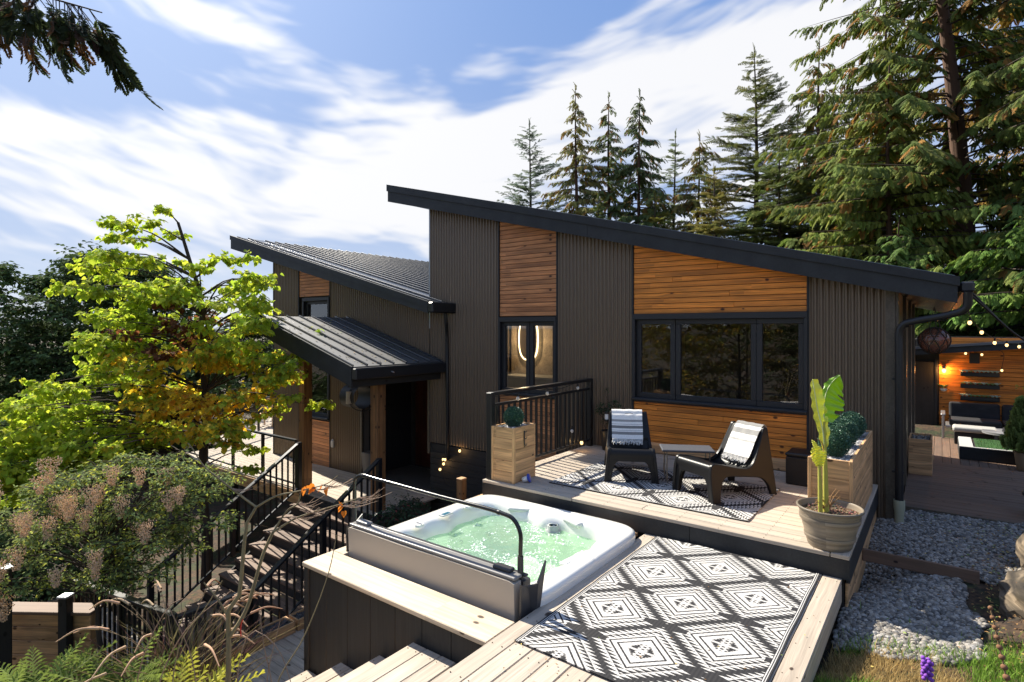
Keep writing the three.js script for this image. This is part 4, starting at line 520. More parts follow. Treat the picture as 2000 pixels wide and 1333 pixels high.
{ // banana in a barrel pot
  const p = thing('barrel_pot', 'taupe barrel shaped plastic pot on the near deck corner', 'plant pot', [-0.775, 0, -5.625]);
  const pm = S({ color: lin(0.30, 0.25, 0.185), map: woodMap, bumpMap: woodBump, bumpScale: 0.001, roughness: 0.55 });
  part(p, 'body', new THREE.LatheGeometry([[0, 0], [0.165, 0], [0.172, 0.01], [0.186, 0.06], [0.19, 0.075], [0.198, 0.077], [0.203, 0.105], [0.196, 0.108], [0.225, 0.225], [0.236, 0.228], [0.241, 0.262], [0.232, 0.266], [0.248, 0.325], [0.262, 0.328], [0.264, 0.342], [0.252, 0.346], [0.242, 0.34], [0.235, 0.29]].map(q => new THREE.Vector2(...q)), 48), pm);
  { const g = new THREE.CircleGeometry(0.24, 40, 0, 6.2832); const g2 = new THREE.RingGeometry(0.001, 0.24, 40, 12); g2.rotateX(-Math.PI / 2); const P = g2.attributes.position; for (let k = 0; k < P.count; k++) P.setY(k, 0.035 * (fbm(P.getX(k) * 22, P.getZ(k) * 22, 3) - 0.4)); g2.computeVertexNormals(); part(p, 'soil', g2, S({ color: lin(0.15, 0.085, 0.045), map: speckle, roughness: 1 }), [0, 0.285, 0]); g.dispose(); }
  pebbles(p, 'bark_chips', 420, 555, r => { const a = r() * 6.28, q = Math.sqrt(r()) * 0.225; return [q * Math.cos(a), 0.292 + 0.01 * r(), q * Math.sin(a)]; }, 0.004, 0.012, r => lin(0.30 * (0.5 + r()), 0.19 * (0.5 + r() * 0.9), 0.10));
  const b = thing('banana_plant', 'young banana plant with one broad torn leaf in barrel pot', 'banana plant', [-0.775, 0.285, -5.625], YAW);   // local x across the view, y up
  const stem = S({ color: lin(0.42, 0.40, 0.07), roughness: 0.5 }), dry = S({ color: lin(0.36, 0.20, 0.08), roughness: 0.9, side: THREE.DoubleSide });
  const leafMap = tex(256, 256, (u, v) => { const n = 0.9 + 0.12 * Math.sin(v * 260) * 0.5 + 0.1 * (vnoise(u * 6, v * 60) - 0.5); return [0.62 * n, 0.86 * n, 0.10 * n]; });
  const leafM = PH({ color: lin(0.98, 0.98, 0.6), map: leafMap, roughness: 0.45, transmission: 0.5, thickness: 0, side: THREE.DoubleSide }), yellowM = PH({ color: lin(0.80, 0.80, 0.07), roughness: 0.5, transmission: 0.35, thickness: 0, side: THREE.DoubleSide }), ribM = S({ color: lin(0.62, 0.68, 0.32), roughness: 0.5 });
  part(b, 'stem', taper([[-0.03, 0.0, 0.0], [-0.035, 0.22, 0.0], [-0.04, 0.45, 0], [-0.045, 0.62, 0], [-0.055, 0.80, 0]], 0.026, 0.012, 16, 10), stem); part(b, 'stem', taper([[-0.09, 0, 0.02], [-0.095, 0.2, 0.02], [-0.10, 0.42, 0.02]], 0.020, 0.013, 10, 9), stem);
  // blade: midrib points, width to each side, how far it turns away
  const blade = (mid, wr, wl, side, seed, tear) => { const c = new THREE.CatmullRomCurve3(mid.map(q => V(...q))), nu = 46, nv = 12, pos = [], uv = [], idx = [], sd = V(...side).normalize(); for (let i = 0; i <= nu; i++) { const t = i / nu, p = c.getPointAt(t), T = c.getTangentAt(t), bi = T.clone().cross(V(0, 0, 1)).normalize(), nn = V(0, 0, 1); for (let j = 0; j <= nv; j++) { const a = j / nv * 2 - 1, w = a > 0 ? wr(t) : wl(t); let tr = tear ? 1 - tear * (vnoise(t * 9 + seed, a > 0 ? 1 : 5) > 0.72 ? 0.35 : 0.07 * vnoise(t * 46, seed)) * sstep(0.5, 1, Math.abs(a)) : 1; const q = bi.clone().multiplyScalar(a * w * tr * sd.x * 1.38).add(nn.clone().multiplyScalar(Math.abs(a) * w * (a > 0 ? 0.28 : 0.9) * sd.z * 1.0 + 0.010 * Math.sin(t * 40 + seed) * Math.abs(a))); q.y -= Math.abs(a) ** 1.6 * w * 0.10; pos.push(p.x + q.x, p.y + q.y, p.z + q.z); uv.push(a * 0.5 + 0.5, t); } }
    for (let i = 0; i < nu; i++) for (let j = 0; j < nv; j++) { const a = i * (nv + 1) + j, d = a + nv + 1; idx.push(a, a + 1, d, a + 1, d + 1, d); } const g = new THREE.BufferGeometry(); g.setAttribute('position', new THREE.Float32BufferAttribute(pos, 3)); g.setAttribute('uv', new THREE.Float32BufferAttribute(uv, 2)); g.setIndex(idx); g.computeVertexNormals(); return g; };
  const bell = (w, p = 0.5) => t => w * Math.pow(Math.sin(Math.PI * clamp(t * 0.97 + 0.03)), p) * (1 - 0.15 * t);
  const mA = [[-0.05, 0.80, 0], [-0.045, 0.93, -0.01], [-0.015, 1.06, -0.02], [0.045, 1.15, -0.03], [0.11, 1.205, -0.03]];
  { const l = part(b, 'leaf', blade(mA, bell(0.23, 0.42), bell(0.05), [1, 0, -1], 2, 1), leafM); part(l, 'midrib', taper(mA, 0.006, 0.002, 14, 6), ribM); }
  const mB = [[-0.048, 0.56, 0.005], [-0.065, 0.72, 0.01], [-0.11, 0.90, 0.012], [-0.135, 1.05, 0.01], [-0.15, 1.17, 0.0]];
  { const l = part(b, 'leaf', blade(mB, t => 0.02 + 0.055 * Math.sin(Math.PI * clamp(t)) ** 0.7 + 0.03 * t, bell(0.04), [1, 0, -1], 5, 0.4), yellowM); part(l, 'midrib', taper(mB, 0.007, 0.003, 14, 6), ribM); }
  for (const [m, w] of [[[[-0.10, 0.41, 0.02], [-0.13, 0.50, 0.03], [-0.165, 0.575, 0.03]], 0.035], [[[-0.10, 0.41, 0.02], [-0.105, 0.50, 0.03], [-0.11, 0.59, 0.03]], 0.035], [[[-0.10, 0.40, 0.02], [-0.075, 0.49, 0.03], [-0.055, 0.55, 0.03]], 0.026], [[[-0.12, 0.55, 0.03], [-0.15, 0.61, 0.04], [-0.175, 0.645, 0.04]], 0.016]]) part(b, 'leaf', blade(m, bell(w), bell(w), [1, 0, -0.6], 8, 0.5), yellowM);
  const r = rngOf(91), D = []; for (let i = 0; i < 26; i++) { const a = r() * 6.28, h = 0.05 + r() * 0.13; D.push(taper([[-0.02, 0.01, 0], [-0.02 + 0.05 * Math.cos(a), h * 0.8, 0.05 * Math.sin(a)], [-0.02 + 0.11 * Math.cos(a), h * (0.4 + r()), 0.09 * Math.sin(a)]], 0.006, 0.002, 5, 4)); } D.push(taper([[-0.045, 0.5, 0], [-0.075, 0.62, 0.01], [-0.13, 0.66, 0.02]], 0.008, 0.002, 8, 5)); part(b, 'dry_husk', merge(D), dry); }
{ const f = thing('chlorine_float', 'blue and white floating dispenser lying beside the tall planter', 'pool float', [-4.05, 0.045, -5.67], 0.4); const w = S({ color: lin(0.75, 0.76, 0.78), roughness: 0.4 }), bl = S({ color: lin(0.02, 0.06, 0.42), roughness: 0.35 });
  part(f, 'cup', new THREE.LatheGeometry([[0, -0.05], [0.028, -0.05], [0.033, -0.01], [0.033, 0.02], [0, 0.02]].map(p => new THREE.Vector2(...p)), 20), w, [-0.025, 0, 0], [0, 0, -1.25]); part(f, 'cap', new THREE.LatheGeometry([[0, 0.012], [0.05, 0.01], [0.055, 0], [0.05, -0.012], [0, -0.014]].map(p => new THREE.Vector2(...p)), 24), bl, [0.01, 0.012, 0], [0, 0, -1.25]); }
{ const p = thing('timber_post', 'short square timber post standing behind the hot tub', 'post', [-5.15, -2.75, -5.66]); part(p, 'shaft', cbox(0.1, 2.62, 0.1, 0.006, 1), postM, [0, 1.31, 0]); part(p, 'cap', cbox(0.104, 0.02, 0.104, 0.006), cedarM[0], [0, 2.625, 0]); }

// ---------- plants ----------
const foliage = (o = {}) => PH({ color: 0xffffff, transmission: 0.38, thickness: 0, side: THREE.DoubleSide, ...o, roughness: 0.95, specularIntensity: 0.25 });
const barkM = S({ color: lin(0.085, 0.06, 0.042), map: speckle, roughness: 0.9 }), cedarBarkM = S({ color: lin(0.15, 0.085, 0.055), map: deckMap, bumpMap: woodBump, bumpScale: 0.02, roughness: 0.95 });
function flatGeo(tris) { const g = new THREE.BufferGeometry(); const p = []; for (const t of tris) p.push(...t); g.setAttribute('position', new THREE.Float32BufferAttribute(p, 3)); g.setAttribute('uv', new THREE.Float32BufferAttribute(new Float32Array(p.length / 3 * 2), 2)); g.computeVertexNormals(); return g; }
// heart leaf, stalk at origin, blade along +z, faces +y
const heartLeaf = (() => { const o = [[0, 0.06], [0.30, -0.06], [0.50, 0.20], [0.46, 0.48], [0.26, 0.78], [0, 1.08]], T = []; for (let i = 0; i + 1 < o.length; i++) for (const s of [-1, 1]) { const a = [0, 0, 0.35], f = q => [s * q[0], 0.22 * Math.abs(q[0]) - 0.10 * q[1] ** 2, q[1]]; T.push(s > 0 ? [...a, ...f(o[i + 1]), ...f(o[i])] : [...a, ...f(o[i]), ...f(o[i + 1])]); } return flatGeo(T); })();
const ovalLeaf = (() => { const T = []; for (const s of [-1, 1]) { const a = [0, 0, 0], b = [s * 0.24, 0.06, 0.4], c = [0, -0.02, 0.5], d = [0, -0.1, 1], e = [s * 0.2, 0.03, 0.7]; const q = (x, y, z) => T.push(s > 0 ? [...x, ...z, ...y] : [...x, ...y, ...z]); q(a, b, c); q(b, e, c); q(c, e, d); } return flatGeo(T); })();
// conifer sprays: axis along +z; a flat fan of narrow scales (cedar) or a bottle brush (fir)
function sprayGeo(kind, seed) { const r = rngOf(seed), T = [], blade = (p, d, n, L, w) => { const s = d.clone().cross(n).normalize().multiplyScalar(w), e = p.clone().addScaledVector(d, L), m = p.clone().addScaledVector(d, L * 0.45); const a = m.clone().add(s), b = m.clone().sub(s); T.push([p.x, p.y, p.z, a.x, a.y, a.z, e.x, e.y, e.z], [p.x, p.y, p.z, e.x, e.y, e.z, b.x, b.y, b.z]); };
  if (kind === 'cedar') for (let i = 0; i < 11; i++) { const t = i / 11, y = -0.35 * t * t; for (const s of [-1, 1]) { const p = V(0, y, t), d = V(s * (0.75 - 0.25 * t), -0.35 - 0.3 * r(), 0.55 + 0.3 * r()).normalize(); const L = (0.42 - 0.26 * t) * (0.8 + 0.4 * r()); blade(p, d, V(0, 1, 0), L, 0.055); blade(p.clone().addScaledVector(d, L * 0.4), d.clone().add(V(0, -0.5, 0.5)).normalize(), V(0, 1, 0), L * 0.55, 0.04); } }
  else for (let i = 0; i < 15; i++) { const t = i / 15; for (let k = 0; k < 4; k++) { const a = r() * 6.28, d = V(Math.cos(a) * 0.9, Math.sin(a) * 0.55 + 0.1, 0.55).normalize(); blade(V(0, 0, t), d, V(r() - 0.5, 1, r() - 0.5).normalize(), 0.20 * (1 - 0.35 * t), 0.022); } for (const s of [-1, 1]) if (i % 3 === 1) blade(V(0, 0, t), V(s, -0.05, 0.7).normalize(), V(0, 1, 0), 0.42 * (1 - 0.6 * t), 0.07); }
  return flatGeo(T); }
const cedarSpray = sprayGeo('cedar', 5), firSpray = sprayGeo('fir', 6);
const qz = new THREE.Quaternion();
function place(p, dir, roll, sx, sy, sz) { const z = dir.clone().normalize(), up = Math.abs(z.y) > 0.95 ? V(1, 0, 0) : V(0, 1, 0), x = up.clone().cross(z).normalize(), y = z.clone().cross(x); const m = new THREE.Matrix4().makeBasis(x, y, z); qz.setFromRotationMatrix(m).multiply(new THREE.Quaternion().setFromAxisAngle(V(0, 0, 1), roll)); return new THREE.Matrix4().compose(p, qz.clone(), V(sx, sy ?? sx, sz ?? sx)); }
const firM = foliage({ transmission: 0.42 });
function conifer(name, label, x, z, top, R, opts = {}) { // crown from base to top
  const { seed = 1, kind = 'fir', col = [0.055, 0.085, 0.03], rust = 0.0, density = 1, bare = 0.08, size = 0.9, lean = 0, levels: levels0 = 30, droop = 0.3, trunkR = 0.0, y0 } = opts, levels = Math.round(levels0 * 1.15), r = rngOf(seed), gy = y0 ?? groundY(x, z) - 0.2, H = top - gy, o = thing(name, label, 'conifer', [x, gy, z], 0, opts.group ?? 'conifers behind the house');
  const RR = R * 1.18, axis = h => V(lean * (1 - h / H) * 1 + 0.12 * Math.sin(h * 0.3 + seed), h, 0.12 * Math.cos(h * 0.23 + seed)), tr = trunkR || H * 0.013;
  part(o, 'trunk', taper([0, 0.2, 0.4, 0.6, 0.8, 1].map(t => axis(t * H)), tr, 0.02, 22, 9), kind === 'cedar' ? cedarBarkM : barkM);
  const mats = [], cols = [], B = [];
  for (let l = 0; l < levels; l++) { const t = Math.pow(l / levels, 0.92), h = H * lerp(bare, 0.985, t), prof = Math.pow(1 - t, 0.78) * (0.82 + 0.36 * r()), n = Math.max(3, Math.round((kind === 'cedar' ? 6 : 7) * (0.5 + 0.5 * (1 - t)) + r() * 2));
    for (let k = 0; k < n; k++) { const a = r() * 6.283, L = Math.max(0.22, RR * prof * (0.65 + 0.5 * r())), d = V(Math.cos(a), 0, Math.sin(a)), rise = kind === 'cedar' ? 0.10 : lerp(0.02, 0.5, t), hh = h + (r() - 0.5) * H / levels, base = axis(hh);
      const at = s => base.clone().addScaledVector(d, L * s).add(V(0, L * (rise * s - droop * s * s + (kind === 'cedar' ? 0.16 * s ** 4 : 0.05 * s ** 3)), 0));
      if (L > 0.5) B.push(taper([at(0), at(0.5), at(0.95)], Math.min(0.05, L * 0.012 + 0.006), 0.004, 4, 3));
      const m = Math.max(3, Math.round(L / (size * 0.26) * density * 2.1));
      for (let i = 0; i < m; i++) { const s = 0.14 + 0.86 * (i + r()) / m, p = at(Math.min(1, s)), side = (i & 1 ? 1 : -1) * (0.35 + 0.6 * r()), dir = d.clone().multiplyScalar(0.9 - 0.3 * Math.abs(side)).add(V(-d.z * side, kind === 'cedar' ? -0.35 - 0.45 * r() : -0.08 + 0.35 * (r() - 0.5) + 0.25 * t, d.x * side)); const k2 = size * 0.66 * (0.55 + 0.5 * r()) * (0.55 + 0.45 * Math.min(1, L / R + 0.35));
        mats.push(place(p, dir, (r() - 0.5) * 1.0, k2)); const v = 0.6 + 0.8 * r(), ru = r() < rust; cols.push(ru ? lin(0.34 * v, 0.18 * v, 0.045 * v) : lin(col[0] * v * (0.85 + 0.3 * r()), col[1] * v, col[2] * v)); } } }
  for (let i = 0; i < 5; i++) mats.push(place(axis(H * (0.965 + 0.008 * i)), V(r() - 0.5, 1.4, r() - 0.5), 0, size * 0.35)), cols.push(lin(...col));
  part(o, 'branches', merge(B), barkM); instanced(o, 'crown', kind === 'cedar' ? cedarSpray : firSpray, firM, mats, cols); return o; }
{ const G = [0.17, 0.21, 0.07], D = [0.13, 0.17, 0.055], O = [0.27, 0.25, 0.07], Bl = [0.15, 0.20, 0.13], Y = [0.24, 0.24, 0.05];
  conifer('spruce_tree', 'pale blue green spruce, leftmost of the conifers above the roof', -25.49, -35.89, 18.2, 5.2, { seed: 11, col: Bl, size: 1.0, levels: 26, density: 0.75, droop: 0.05 });
  conifer('cedar_tree', 'slim pointed cedar right of the pale spruce above the roof', -20.57, -34.6, 19.2, 4.2, { seed: 12, kind: 'cedar', col: O, rust: 0.14, size: 0.95, levels: 30, droop: 0.42 });
  conifer('cedar_tree', 'first of the two close narrow cedars above the roof centre', -18.7, -36.02, 18.5, 4.0, { seed: 13, kind: 'cedar', col: G, rust: 0.12, size: 0.9, levels: 30, droop: 0.4 });
  conifer('cedar_tree', 'second of the two close narrow cedars above the roof centre', -16.12, -35.47, 17.9, 4.2, { seed: 14, kind: 'cedar', col: D, rust: 0.1, size: 0.95, levels: 30, droop: 0.4 });
  conifer('fir_tree', 'small thin fir between the narrow cedars and the tall fir', -15.76, -40.77, 16.5, 3.2, { seed: 15, col: G, size: 0.85, levels: 24 });
  conifer('cedar_tree', 'olive bushy cedar at the foot of the tall fir', -12.28, -35.87, 14.3, 4.0, { seed: 16, kind: 'cedar', col: O, rust: 0.2, size: 0.95, levels: 26 });
  conifer('fir_tree', 'tallest fir with bare lower branches above the roof', -8.9, -35.93, 18.9, 4.6, { seed: 17, col: [0.16, 0.18, 0.06], size: 1.05, levels: 30, density: 0.95, droop: 0.12 });
  conifer('fir_tree', 'green fir just right of the tallest fir', -7.2, -39.5, 15.6, 4.4, { seed: 18, col: G, size: 1.0, levels: 26 });
  conifer('fir_tree', 'green fir whose top touches the big cedar foliage', -6.3, -45.1, 17.0, 4.6, { seed: 19, col: D, size: 1.0, levels: 26 });
  conifer('fir_tree', 'low young fir in front of the tallest fir', -9.9, -31.6, 10.8, 3.2, { seed: 20, col: O, size: 0.9, levels: 20 }); conifer('fir_tree', 'low bushy fir behind the roof left of the big cedar', -6.6, -31.9, 11.8, 3.6, { seed: 21, col: G, size: 0.95, levels: 22 });
  conifer('fir_tree', 'dark fir half hidden by the big cedar', -4.4, -39, 15.0, 4.4, { seed: 22, col: D, size: 1.0, levels: 24 }); conifer('fir_tree', 'dark fir deep behind the big cedar boughs', -2.6, -42.4, 17, 4.4, { seed: 23, col: D, size: 1.0, levels: 24 });
  conifer('fir_tree', 'young fir behind the narrow cedars low over roof', -18.0, -33.0, 10.6, 3.2, { seed: 24, col: G, size: 0.9, levels: 18 }); conifer('fir_tree', 'young fir under the slim pointed cedar', -22.6, -34.0, 11, 3.4, { seed: 25, col: Bl, size: 0.9, levels: 18 }); conifer('fir_tree', 'young fir under the second narrow cedar', -14.2, -33.5, 10.4, 3.2, { seed: 26, col: Y, size: 0.9, levels: 18 });
  conifer('red_cedar', 'big red cedar with thick trunk and hanging boughs at right', -0.55, -30.0, 27, 7.4, { seed: 31, kind: 'cedar', col: [0.17, 0.21, 0.045], rust: 0.12, size: 1.05, levels: 40, bare: 0.06, trunkR: 0.42, lean: 1.5, droop: 0.34, density: 1.0, group: 'forest on the right' });
  conifer('red_cedar', 'cedar with yellowing foliage behind the thick red trunk', 4.2, -37, 26, 6.0, { seed: 32, kind: 'cedar', col: [0.34, 0.25, 0.05], rust: 0.3, size: 1.15, levels: 30, bare: 0.05, trunkR: 0.3, density: 0.95, group: 'forest on the right' });
  conifer('red_cedar', 'green cedar at right edge leaning over the shed', 6.3, -27, 20, 5.0, { seed: 33, kind: 'cedar', col: [0.14, 0.21, 0.05], rust: 0.05, size: 1.1, levels: 28, bare: 0.04, density: 0.7, group: 'forest on the right' });
  conifer('red_cedar', 'slender cedar behind roof end left of thick trunk', -2.2, -33.5, 19, 3.6, { seed: 34, kind: 'cedar', col: [0.22, 0.24, 0.055], rust: 0.14, size: 1.0, levels: 28, bare: 0.04, density: 0.7, group: 'forest on the right' });
  conifer('red_cedar', 'bushy cedar filling the gap left of thick trunk', -5.2, -34.5, 17.5, 4.6, { seed: 39, kind: 'cedar', col: [0.20, 0.23, 0.055], rust: 0.14, size: 1.0, levels: 28, bare: 0.04, density: 0.9, group: 'forest on the right' }); conifer('red_cedar', 'cedar with drooping sunlit boughs just above the roof end', -1.6, -27.5, 13, 4.0, { seed: 40, kind: 'cedar', col: [0.24, 0.29, 0.06], rust: 0.1, size: 0.95, levels: 24, bare: 0.04, density: 0.9, group: 'forest on the right' });
  conifer('young_cedar', 'low bright green cedar boughs behind the shed roof', 2.6, -24.5, 6.2, 3.2, { seed: 35, kind: 'cedar', col: [0.18, 0.29, 0.055], size: 0.8, levels: 16, bare: 0.1, density: 0.8, group: 'forest on the right' });
  conifer('young_cedar', 'low dark cedar boughs above the shed door', -1.2, -25.5, 6.0, 2.6, { seed: 36, kind: 'cedar', col: [0.14, 0.22, 0.05], size: 0.8, levels: 14, bare: 0.1, density: 0.8, group: 'forest on the right' });
  conifer('red_cedar', 'tall cedar off to the left whose bough hangs into the sky', -11.2, 1.2, 16, 2.2, { seed: 37, kind: 'cedar', col: [0.06, 0.08, 0.03], rust: 0.2, size: 0.7, levels: 16, bare: 0.62, density: 0.8, group: 'forest on the left' });
}
{ // the bough of that cedar that reaches into the picture
  const o = scene.children[scene.children.length - 1], p0 = o.position, r = rngOf(38), mats = [], cols = [], pts = [[-11.1, 5.9, 1.1], [-9.2, 5.75, -0.2], [-7.9, 5.45, -1.05], [-7.0, 5.15, -1.6], [-6.45, 4.95, -1.95]].map(q => V(...q).sub(p0)), c = new THREE.CatmullRomCurve3(pts), B = [taper(pts, 0.045, 0.006, 20, 6)];
  for (let i = 0; i < 90; i++) { const t = 0.35 + 0.65 * r(), p = c.getPointAt(Math.min(1, t)), T = c.getTangentAt(Math.min(1, t)), s = r() < 0.5 ? -1 : 1, d = T.clone().multiplyScalar(0.7).add(V(T.z * s * 0.7, -0.9 - 0.5 * r(), -T.x * s * 0.7)); const L = 0.15 + 0.35 * r(); B.push(taper([p, p.clone().addScaledVector(d, L * 0.5), p.clone().addScaledVector(d, L)], 0.006, 0.002, 3, 3)); for (let k = 0; k < 5; k++) { mats.push(place(p.clone().addScaledVector(d, L * (0.3 + 0.7 * r())), d.clone().add(V(r() - 0.5, -0.4, r() - 0.5)), r() * 6, 0.16 + 0.12 * r())); const v = 0.5 + 0.9 * r(); cols.push(r() < 0.25 ? lin(0.16 * v, 0.08 * v, 0.03) : lin(0.055 * v, 0.075 * v, 0.028 * v)); } }
  part(o, 'bough', merge(B), barkM); instanced(o, 'bough_foliage', cedarSpray, firM, mats, cols); }

// broad-leaved crowns: limbs to clump centres, twigs with leaves round each
function leafTree(o, trunkPts, trunkR, clumps, geo, mat, opts) {
  const { seed = 1, leaf = 0.08, perClump = 60, spread = 0.4, col, hang = 0.35, limbR = 0.02, flat = 0.6 } = opts, r = rngOf(seed), T = new THREE.CatmullRomCurve3(trunkPts.map(p => V(...p))), mats = [], cols = [], B = [];
  part(o, 'trunk', taper(trunkPts, trunkR, trunkR * 0.25, 18, 8), opts.bark ?? barkM);
  for (const cl of clumps) { const c = V(cl[0], cl[1], cl[2]), s = cl[3] ?? 1; let best = 0, bd = 1e9; for (let k = 0; k <= 20; k++) { const q = T.getPointAt(k / 20), dd = q.distanceTo(c) + Math.max(0, q.y - c.y + 0.15 + 0.25 * r()) * 3; if (dd < bd) { bd = dd; best = k / 20; } } const b = T.getPointAt(best), mid = b.clone().lerp(c, 0.5).add(V((r() - 0.5) * 0.25, 0.12 * b.distanceTo(c), (r() - 0.5) * 0.25)); B.push(taper([b, mid, c], limbR * (0.6 + 0.5 * s), 0.004, 7, 5));
    const n = Math.round(perClump * s); let tw = null, td = null; for (let i = 0; i < n; i++) { if (i % 9 === 0) { const a = r() * 6.283, u = (r() - 0.4) * 0.9; td = V(Math.cos(a), u * flat, Math.sin(a)).normalize(); tw = spread * s * (0.5 + 0.6 * r()); const e = c.clone().addScaledVector(td, tw); B.push(taper([c, c.clone().lerp(e, 0.5).add(V(0, 0.05 * tw, 0)), e], 0.005, 0.0015, 3, 3)); }
      const f = 0.2 + 0.85 * ((i % 9) + r()) / 9, p = c.clone().addScaledVector(td, tw * f).add(V((r() - 0.5) * 0.07, (r() - 0.5) * 0.07, (r() - 0.5) * 0.07)); const a = r() * 6.283, d = td.clone().multiplyScalar(0.6).add(V(Math.cos(a) * 0.7, -hang - 0.5 * r(), Math.sin(a) * 0.7)); const k = leaf * (0.65 + 0.6 * r()); mats.push(place(p, d, (r() - 0.5) * 1.6, k)); cols.push(col(r, p)); } }
  part(o, 'limbs', merge(B), opts.bark ?? barkM); instanced(o, 'leaves', geo, mat, mats, cols); return o; }
{ // heart-leaved tree turning yellow, in front of the porch
  const bx = -11.6, bz = -5.24, o = thing('katsura_tree', 'heart leaved tree turning from lime green to yellow before the porch', 'tree', [bx, -3.5, bz]); const r = rngOf(61), cl = [];
  const right = V(0.797, 0, -0.605), fwd = V(-0.605, 0, -0.797);
  // clumps in the tree's own frame: across the view, height, depth, size
  const add = (a, h, d, s) => { const p = V(0, h + 3.5, 0).addScaledVector(right, a).addScaledVector(fwd, d); cl.push([p.x, p.y, p.z, s]); };
  const py = v => 1.9 - (v - 642) / 98.5, pxx = u => (u - 400) / 98.5;
  for (const [u, v, s] of [[345, 420, 0.4], [300, 440, 0.5], [330, 455, 0.6], [270, 470, 0.6], [310, 485, 0.6], [265, 515, 0.6], [300, 520, 0.8], [350, 515, 0.5], [440, 510, 0.7], [490, 505, 0.7], [420, 530, 0.6], [520, 545, 0.6], [545, 560, 0.6], [480, 560, 0.8], [240, 560, 0.7], [290, 570, 1], [350, 575, 0.9], [410, 585, 0.8], [550, 595, 0.7], [500, 600, 0.9], [260, 620, 0.9], [310, 640, 1], [370, 640, 1], [440, 640, 0.9], [520, 640, 0.8], [225, 670, 0.9], [270, 690, 1], [330, 700, 1], [400, 700, 1], [460, 700, 1], [530, 700, 0.9], [560, 730, 0.8], [590, 770, 0.6], [625, 790, 0.55], [200, 710, 0.9], [170, 740, 0.8], [240, 750, 1], [310, 755, 1], [370, 770, 1], [440, 770, 1], [500, 770, 1], [540, 800, 0.8], [130, 770, 0.9], [90, 790, 0.9], [50, 800, 0.8], [15, 810, 0.8], [180, 810, 1], [240, 820, 1], [120, 840, 1], [60, 850, 1], [10, 860, 0.9], [300, 830, 1], [360, 840, 0.9], [430, 830, 0.9], [480, 850, 0.7], [150, 890, 1], [90, 900, 1], [30, 910, 1], [210, 880, 0.9], [280, 890, 0.8], [120, 940, 0.8], [60, 960, 0.8], [20, 980, 0.7], [505, 880, 0.5], [520, 900, 0.4]]) { add(pxx(u), py(v), (r() - 0.75) * 1.8, s * 0.98); if (s > 0.75) add(pxx(u) + (r() - 0.5) * 0.5, py(v) + (r() - 0.5) * 0.4, (r() - 0.75) * 2.2, s * 0.9); }
  const rowsK = [[440, 255, 360], [490, 250, 400], [530, 245, 530], [570, 230, 560], [620, 225, 590], [680, 195, 600], [740, 150, 615], [790, 40, 635], [840, 0, 540], [890, 0, 330], [940, 0, 200]];
  for (let i = 0; i < 150; i++) { const v = 440 + 490 * Math.sqrt(r()), k = rowsK.findIndex(q => q[0] > v), b = rowsK[k < 0 ? 10 : k], a = rowsK[k < 1 ? (k < 0 ? 10 : 0) : k - 1]; add(pxx(lerp(Math.max(a[1], b[1]), Math.min(a[2], b[2]), r())), py(v), (r() - 0.75) * 2.2, 0.6 + 0.35 * r()); }
  const trunk = [[0, 0, 0], [0.05, 1.2, 0], [-0.05, 2.5, 0.05], [0.05, 3.8, 0], [-0.1, 5.0, 0.05], [-0.15, 5.9, 0], [-0.3, 6.7, 0.15], [-0.45, 7.5, 0.32]];
  leafTree(o, trunk, 0.11, cl, heartLeaf, foliage({ transmission: 0.60 }), { seed: 62, leaf: 0.088, perClump: 150, spread: 0.50, limbR: 0.022, hang: 0.35, flat: 1.1, col: (r, p) => { const a = p.dot(right), yel = clamp(0.95 - Math.hypot((a - 0.3) / 1.9, (p.y - 4.2) / 1.35)) * 1.35, k = 0.65 + 0.6 * r(); const dead = Math.hypot((a + 0.15) / 0.55, (p.y - 5.35) / 0.5) < 1 && r() < 0.75; if (dead) return lin(0.20 * k, 0.075 * k, 0.03 * k); return r() < yel ? (r() < 0.15 ? lin(0.80 * k, 0.40 * k, 0.03) : lin(0.88 * k, 0.66 * k, 0.05)) : lin((0.40 + 0.16 * r()) * k, 0.58 * k, 0.05 * k); } }); }
// dark shrubs at the far left
const privetCol = r => { const k = 0.5 + 0.9 * r(); return lin(0.11 * k, 0.165 * k, 0.055 * k); };
function thicket(name, label, x, z, h, R, seed, col, opts = {}) { const gy = groundY(x, z) - 0.2, o = thing(name, label, opts.cat ?? 'shrub', [x, gy, z], 0, opts.group), r = rngOf(seed), cl = [], H = h - gy; const n = opts.n ?? 90; for (let i = 0; i < n; i++) { const t = 0.06 + 0.9 * r() ** 0.8, a = r() * 6.283, q = R * Math.sqrt(r()) * (0.55 + 0.55 * Math.sin(Math.PI * Math.min(1, t * 0.75 + 0.2))) * (t > 0.85 ? 0.6 : 1); cl.push([q * Math.cos(a), H * t, q * Math.sin(a), 0.8 + 0.4 * r()]); }
  leafTree(o, [[0, 0, 0], [0.05, H * 0.3, 0], [0, H * 0.6, 0.05], [0, H * 0.95, 0]], opts.trunkR ?? 0.07, cl, ovalLeaf, foliage({ roughness: 0.34, transmission: opts.trans ?? 0.22 }), { seed: seed + 1, leaf: opts.leaf ?? 0.13, perClump: opts.per ?? 70, spread: opts.spread ?? 0.6, col, hang: opts.hang ?? 0.1, flat: 1.2, limbR: 0.018 }); return o; }
